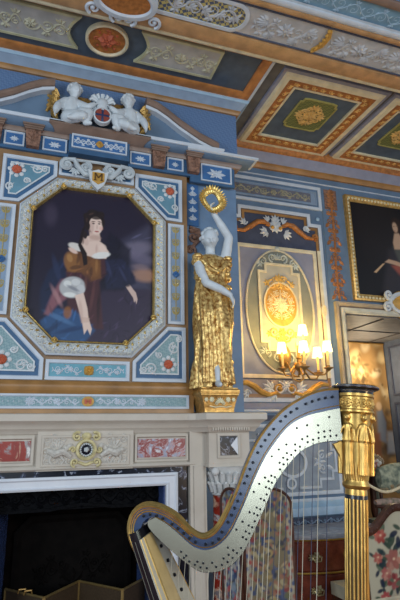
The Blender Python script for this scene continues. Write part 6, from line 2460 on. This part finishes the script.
def blossom(u, v, r, c1, c2):
    for k in range(7):
        a = k * 0.9 + rr.uniform(-.2, .2)
        LF.append(('e', (u + r * 0.55 * math.cos(a), v + r * 0.55 * math.sin(a), r * 0.5, r * 0.34, a), rr.choice([c1, c2]), 0.006, 0.95))
    LF.append(('e', (u, v, r * 0.35, r * 0.3), c2, 0.008, 0.9))
    LF.append(('e', (u + r * 0.1, v + r * 0.1, r * 0.15, r * 0.12), (226, 196, 160), 0.006, 0.8))


def fcp(x, y):
    q = px(355 + x / 6, 500 + y / 6, CYb)
    return q.x, q.z


for (x, y, r, c1, c2) in ((145, 215, 45, (150, 60, 54), (172, 90, 78)), (215, 355, 62, (176, 122, 104), (156, 92, 82)), (130, 345, 34, (154, 78, 70), (178, 110, 92)), (225, 485, 50, (134, 54, 56), (156, 80, 78)), (180, 440, 40, (158, 86, 82), (176, 120, 104)), (185, 590, 40, (160, 70, 70), (190, 110, 100)), (320, 260, 55, (180, 90, 80), (200, 130, 110)), (330, 480, 60, (190, 120, 104), (160, 70, 70)), (300, 610, 50, (180, 90, 80), (200, 130, 110))):
    for k in range(5):
        a = rr.uniform(0, 6.28)
        u, v = fcp(x + 1.1 * r * math.cos(a), y + 1.1 * r * math.sin(a))
        LF.append(('e', (u, v, r * 0.0006 * 1.3, r * 0.0006 * 0.6, -a + rr.uniform(-.6, .6)), rr.choice([(40, 56, 58), (60, 76, 60), (36, 44, 62), (92, 104, 84)]), 0.006, 0.95))
    u, v = fcp(x, y)
    blossom(u, v, r * 0.00125, c1, c2)
for (x, y, r, a) in ((205, 240, 40, 1.0), (220, 200, 30, 0.4), (150, 310, 30, 2.6), (245, 250, 34, 1.5), (130, 440, 20, 1.0), (160, 500, 26, 2.0), (150, 545, 20, 0.3), (265, 420, 26, 1.2), (240, 160, 26, -0.5), (185, 270, 26, 2.2)):
    u, v = fcp(x, y)
    LF.append(('e', (u, v, r * 0.0014, r * 0.0007, a), rr.choice([(40, 56, 58), (36, 44, 62), (56, 72, 60)]), 0.006, 0.95))
ct_ = lambda a, c: (cxl + 0.012 + a * (cxr - cxl - 0.024), CYb - 0.003 - 0.03 * math.sin(math.pi * a) * math.sin(math.pi * min(1, max(0, c))), 0.32 + c * (rail(a) - 0.02 - 0.32))


def colf(A, B):
    U = cxl + 0.012 + A * (cxr - cxl - 0.024)
    V = np.vectorize(lambda a, c: 0.32 + c * (rail(a) - 0.02 - 0.32))(A, B)
    return paint(U, V, (172, 165, 142), LF)


canvas('flowered_cover', WEAVE, ct_, 90, 110, colf, bk)
b = MB()
b.loops([[(cxl + (cxr - cxl) * u + dx, CYb + dy, rail(u) + dz) for dx, dy, dz in ((0, -0.018, -0.03), (0, -0.026, 0.0), (0, -0.01, 0.028), (0, 0.04, 0.028), (0, 0.06, 0.0), (0, 0.06, -0.03))] for u in us], True, True)
tr = b.build('carved_top_rail', WOOD, fc)
b = MB(WALL(CYb - 0.024))
for i in range(1, 12):
    u = i / 12
    b.ball((cxl + (cxr - cxl) * u, rail(u) - 0.002, 0), (0.012, 0.012, 0.008), 6)
    b.spiral(cxl + (cxr - cxl) * (u + 0.04), rail(u + 0.04) if u < .95 else rail(u), 0.012, 0, 1.1, 1, 0.004, 0.0, 8)
b.build('rail_carving', WOOD, tr)
for x in (cxl + 0.0, cxr - 0.0):
    b = MB()
    b.tube([(x, CYb + 0.02, zl + 0.01), (x, CYb + 0.02, 0.30), (x, CYb + 0.0, FLOORZ)], [0.022, 0.024, 0.02], 8)
    b.build('back_post', WOOD, fc)
b = MB()
b.box(cxl, cxr, CYb + 0.03, CYb + 0.56, 0.22, 0.32)
b.build('seat', M('cream upholstery', (186, 178, 152)), fc)
for x in (cxl + 0.03, cxr - 0.03):
    b = MB()
    b.tube([(x, CYb + 0.52, 0.24), (x, CYb + 0.55, 0.05), (x, CYb + 0.53, FLOORZ)], [0.03, 0.024, 0.016], 8)
    b.build('leg', WOOD, fc)

# green armchair on the passage floor
ac = thing('green_armchair', (4.35, 1.15, 0.22), 'pale green flowered armchair with a dark wooden arm inside the doorway', 'armchair')
AY = 0.98
FZ = 0.22
pA, pB = px(378.5, 478, AY), px(404, 478, AY)
ztop, zbot = px(385, 463, AY).z, px(385, 493, AY).z
b = MB()
L = []
axl, axr = pA.x, pA.x + 0.60
for i in range(15):
    u = i / 14
    x = axl + (axr - axl) * u
    k = math.sin(math.pi * (0.08 + 0.84 * u)) ** 0.35
    zc, hz = (ztop + zbot) / 2, (ztop - zbot) / 2 * k
    L.append([(x, AY + 0.09 * k * math.cos(a), zc + hz * math.sin(a)) for a in np.linspace(0, 2 * math.pi, 20, endpoint=False)])
b.loops(L, True, True)
bkk = b.build('padded_back', M('sage flowered fabric', (136, 150, 132), 0.85, var=0.5, scale=16, rgb2=(176, 178, 150)), ac)
b = MB()
rr = random.Random(9)
for k in range(16):
    u, a = rr.uniform(0.05, 0.8), rr.uniform(3.5, 5.8)
    kk = math.sin(math.pi * (0.08 + 0.84 * u)) ** 0.35
    x = axl + (axr - axl) * u
    b.ball((x, AY + 0.088 * kk * math.cos(a), (ztop + zbot) / 2 + (ztop - zbot) / 2 * kk * math.sin(a)), (0.03, 0.012, 0.022), 8)
b.build('woven_flowers', M('dull woven flowers', (96, 112, 104), 0.9, var=0.4, rgb2=(150, 130, 96)), bkk)
zar = px(380, 500, AY).z
xa = px(366.5, 500, AY).x
b = MB()
L = []
for i in range(9):
    u = i / 8
    k = math.sin(math.pi * (0.1 + 0.8 * u)) ** 0.4
    L.append([(xa + 0.36 * u, AY - 0.16 + 0.05 * k * math.cos(a), zar + 0.040 * k * math.sin(a)) for a in np.linspace(0, 2 * math.pi, 14, endpoint=False)])
b.loops(L, True, True)
b.build('arm_pad', M('green pink fabric', (142, 140, 116), 0.85, var=0.4, scale=18, rgb2=(184, 152, 140)), ac)
b = MB()
b.tube([(xa + 0.0, AY - 0.16, zar - 0.04), (xa + 0.15, AY - 0.16, zar - 0.055), (xa + 0.36, AY - 0.16, zar - 0.05)], [0.018, 0.028, 0.024], 8)
ar = b.build('arm_rail', WOOD, ac)
b = MB()
b.tube([(xa + 0.10, AY - 0.16, zar - 0.05), (xa + 0.10, AY - 0.15, zar - 0.16), (xa + 0.12, AY - 0.14, FZ + 0.38)], [0.012, 0.014, 0.02], 8)
b.build('arm_post', WOOD, ar)
b = MB()
b.box(xa + 0.06, axr + 0.05, AY - 0.2, AY + 0.12, FZ + 0.28, FZ + 0.40)
b.build('seat', M('sage flowered fabric', (136, 150, 132)), ac)
b = MB()
b.tube([(axl + 0.05, AY + 0.05, zbot + 0.03), (axl + 0.05, AY + 0.05, FZ + 0.35)], 0.02, 8)
b.tube([(axr - 0.05, AY + 0.05, zbot + 0.03), (axr - 0.05, AY + 0.05, FZ + 0.35)], 0.02, 8)
b.build('back_posts', WOOD, ac)
for x in (xa + 0.09, axr):
    for y in (AY - 0.17, AY + 0.09):
        b = MB()
        b.tube([(x, y, FZ + 0.3), (x, y, FZ)], [0.024, 0.015], 8)
        b.build('leg', WOOD, ac)

# small table with a bowl of flowers
TY = 1.55
tq = px(367, 472.5, TY)
tb = thing('side_table', (tq.x + 0.1, TY, FZ), 'small honey-coloured side table beyond the armchair', 'table')
tx0, tx1 = px(358, 472, TY).x, px(383, 472, TY).x
b = MB()
b.lathe(((tx0 + tx1) / 2, TY, tq.z), [(0.0, 0.0), ((tx1 - tx0) / 2, 0.0), ((tx1 - tx0) / 2 + 0.01, -0.012), ((tx1 - tx0) / 2, -0.028), (0.0, -0.028)], 28)
b.build('table_top', M('honey wood', (190, 122, 58), 0.35, var=0.2), tb)
b = MB()
b.lathe(((tx0 + tx1) / 2, TY, FZ), [(0.16, 0.0), (0.15, 0.03), (0.04, 0.06), (0.03, 0.3), (0.045, 0.4), (0.03, tq.z - FZ - 0.02)], 16)
b.build('pedestal', WOOD, tb)
fbx = px(368.5, 470, TY - 0.05)
bw = thing('flower_bowl', (fbx.x, TY - 0.05, tq.z), 'bowl of white and pink flowers on the small table in the doorway', 'bowl of flowers')
b = MB()
b.lathe((fbx.x + 0.02, TY - 0.05, tq.z), [(0.03, 0.0), (0.05, 0.01), (0.085, 0.05), (0.09, 0.065), (0.08, 0.06), (0.0, 0.03)], 20)
b.build('bowl', M('orange glaze', (206, 130, 56), 0.3), bw)
rr = random.Random(4)
for k in range(16):
    b = MB()
    x, y, z_ = fbx.x + 0.02 + rr.uniform(-.08, .16), TY - 0.05 + rr.uniform(-.06, .06), tq.z + 0.075 + rr.uniform(0, .075)
    for j in range(6):
        a = j * math.pi / 3
        b.ball((x + 0.014 * math.cos(a), y - 0.006, z_ + 0.014 * math.sin(a)), (0.013, 0.010, 0.013), 7)
    b.ball((x, y - 0.008, z_), 0.012, 7)
    b.build('blossom', [M('white petals', (236, 228, 214), 0.6), M('pink petals', (214, 130, 130), 0.6), M('white petals', (236, 228, 214)), M('yellow petals', (232, 196, 96), 0.6)][k % 4], bw)
# lace shade-like bouquet behind the bowl
dv = px(374, 460, TY + 0.25)
db = thing('dried_bouquet', (dv.x, TY + 0.25, FZ), 'pale dried flower bouquet standing behind the bowl of flowers', 'bouquet')
b = MB()
rr = random.Random(14)
for k in range(150):
    a, e = rr.uniform(0, 6.28), rr.uniform(0, 1.5)
    r_ = 0.125 * rr.uniform(0.8, 1)
    b.ball((dv.x + r_ * 1.2 * math.cos(a) * math.cos(e), TY + 0.25 + r_ * 0.8 * math.sin(a) * math.cos(e), dv.z - 0.05 + r_ * 1.0 * math.sin(e)), 0.014, 5)
b.build('blossoms', M('dried blossom', (196, 178, 148), 0.8, var=0.3), db)['kind'] = 'stuff'
b = MB()
b.lathe((dv.x, TY + 0.25, FZ), [(0.09, 0.0), (0.10, 0.05), (0.06, 0.3), (0.05, dv.z - FZ - 0.12), (0.08, dv.z - FZ - 0.03)], 18)
b.build('tall_vase', M('grey green vase', (110, 118, 108), 0.4), db)

# rope barrier
RY = -0.9
rp_ = [px(x, y, RY) for x, y in ((357, 478), (365, 482.5), (375, 488.5), (384, 491.8), (393, 490.5), (404, 485), (414, 478))]
rb = thing('rope_barrier', (rp_[0].x, RY, FLOORZ), 'pale cord barrier sagging from behind the harp column to the right edge', 'rope barrier')
pts = smooth_line([tuple(q) for q in rp_], 40)
b = MB()
b.tube([tuple(q) for q in pts], 0.011, 8)
b.build('cord', ROPE, rb)
for q in (rp_[0], rp_[-1]):
    b = MB()
    b.lathe((q.x, RY, FLOORZ), [(0.10, 0.0), (0.10, 0.012), (0.012, 0.03), (0.010, q.z - FLOORZ), (0.016, q.z - FLOORZ + 0.01), (0.0, q.z - FLOORZ + 0.03)], 16)
    b.build('post', BRONZE, rb)
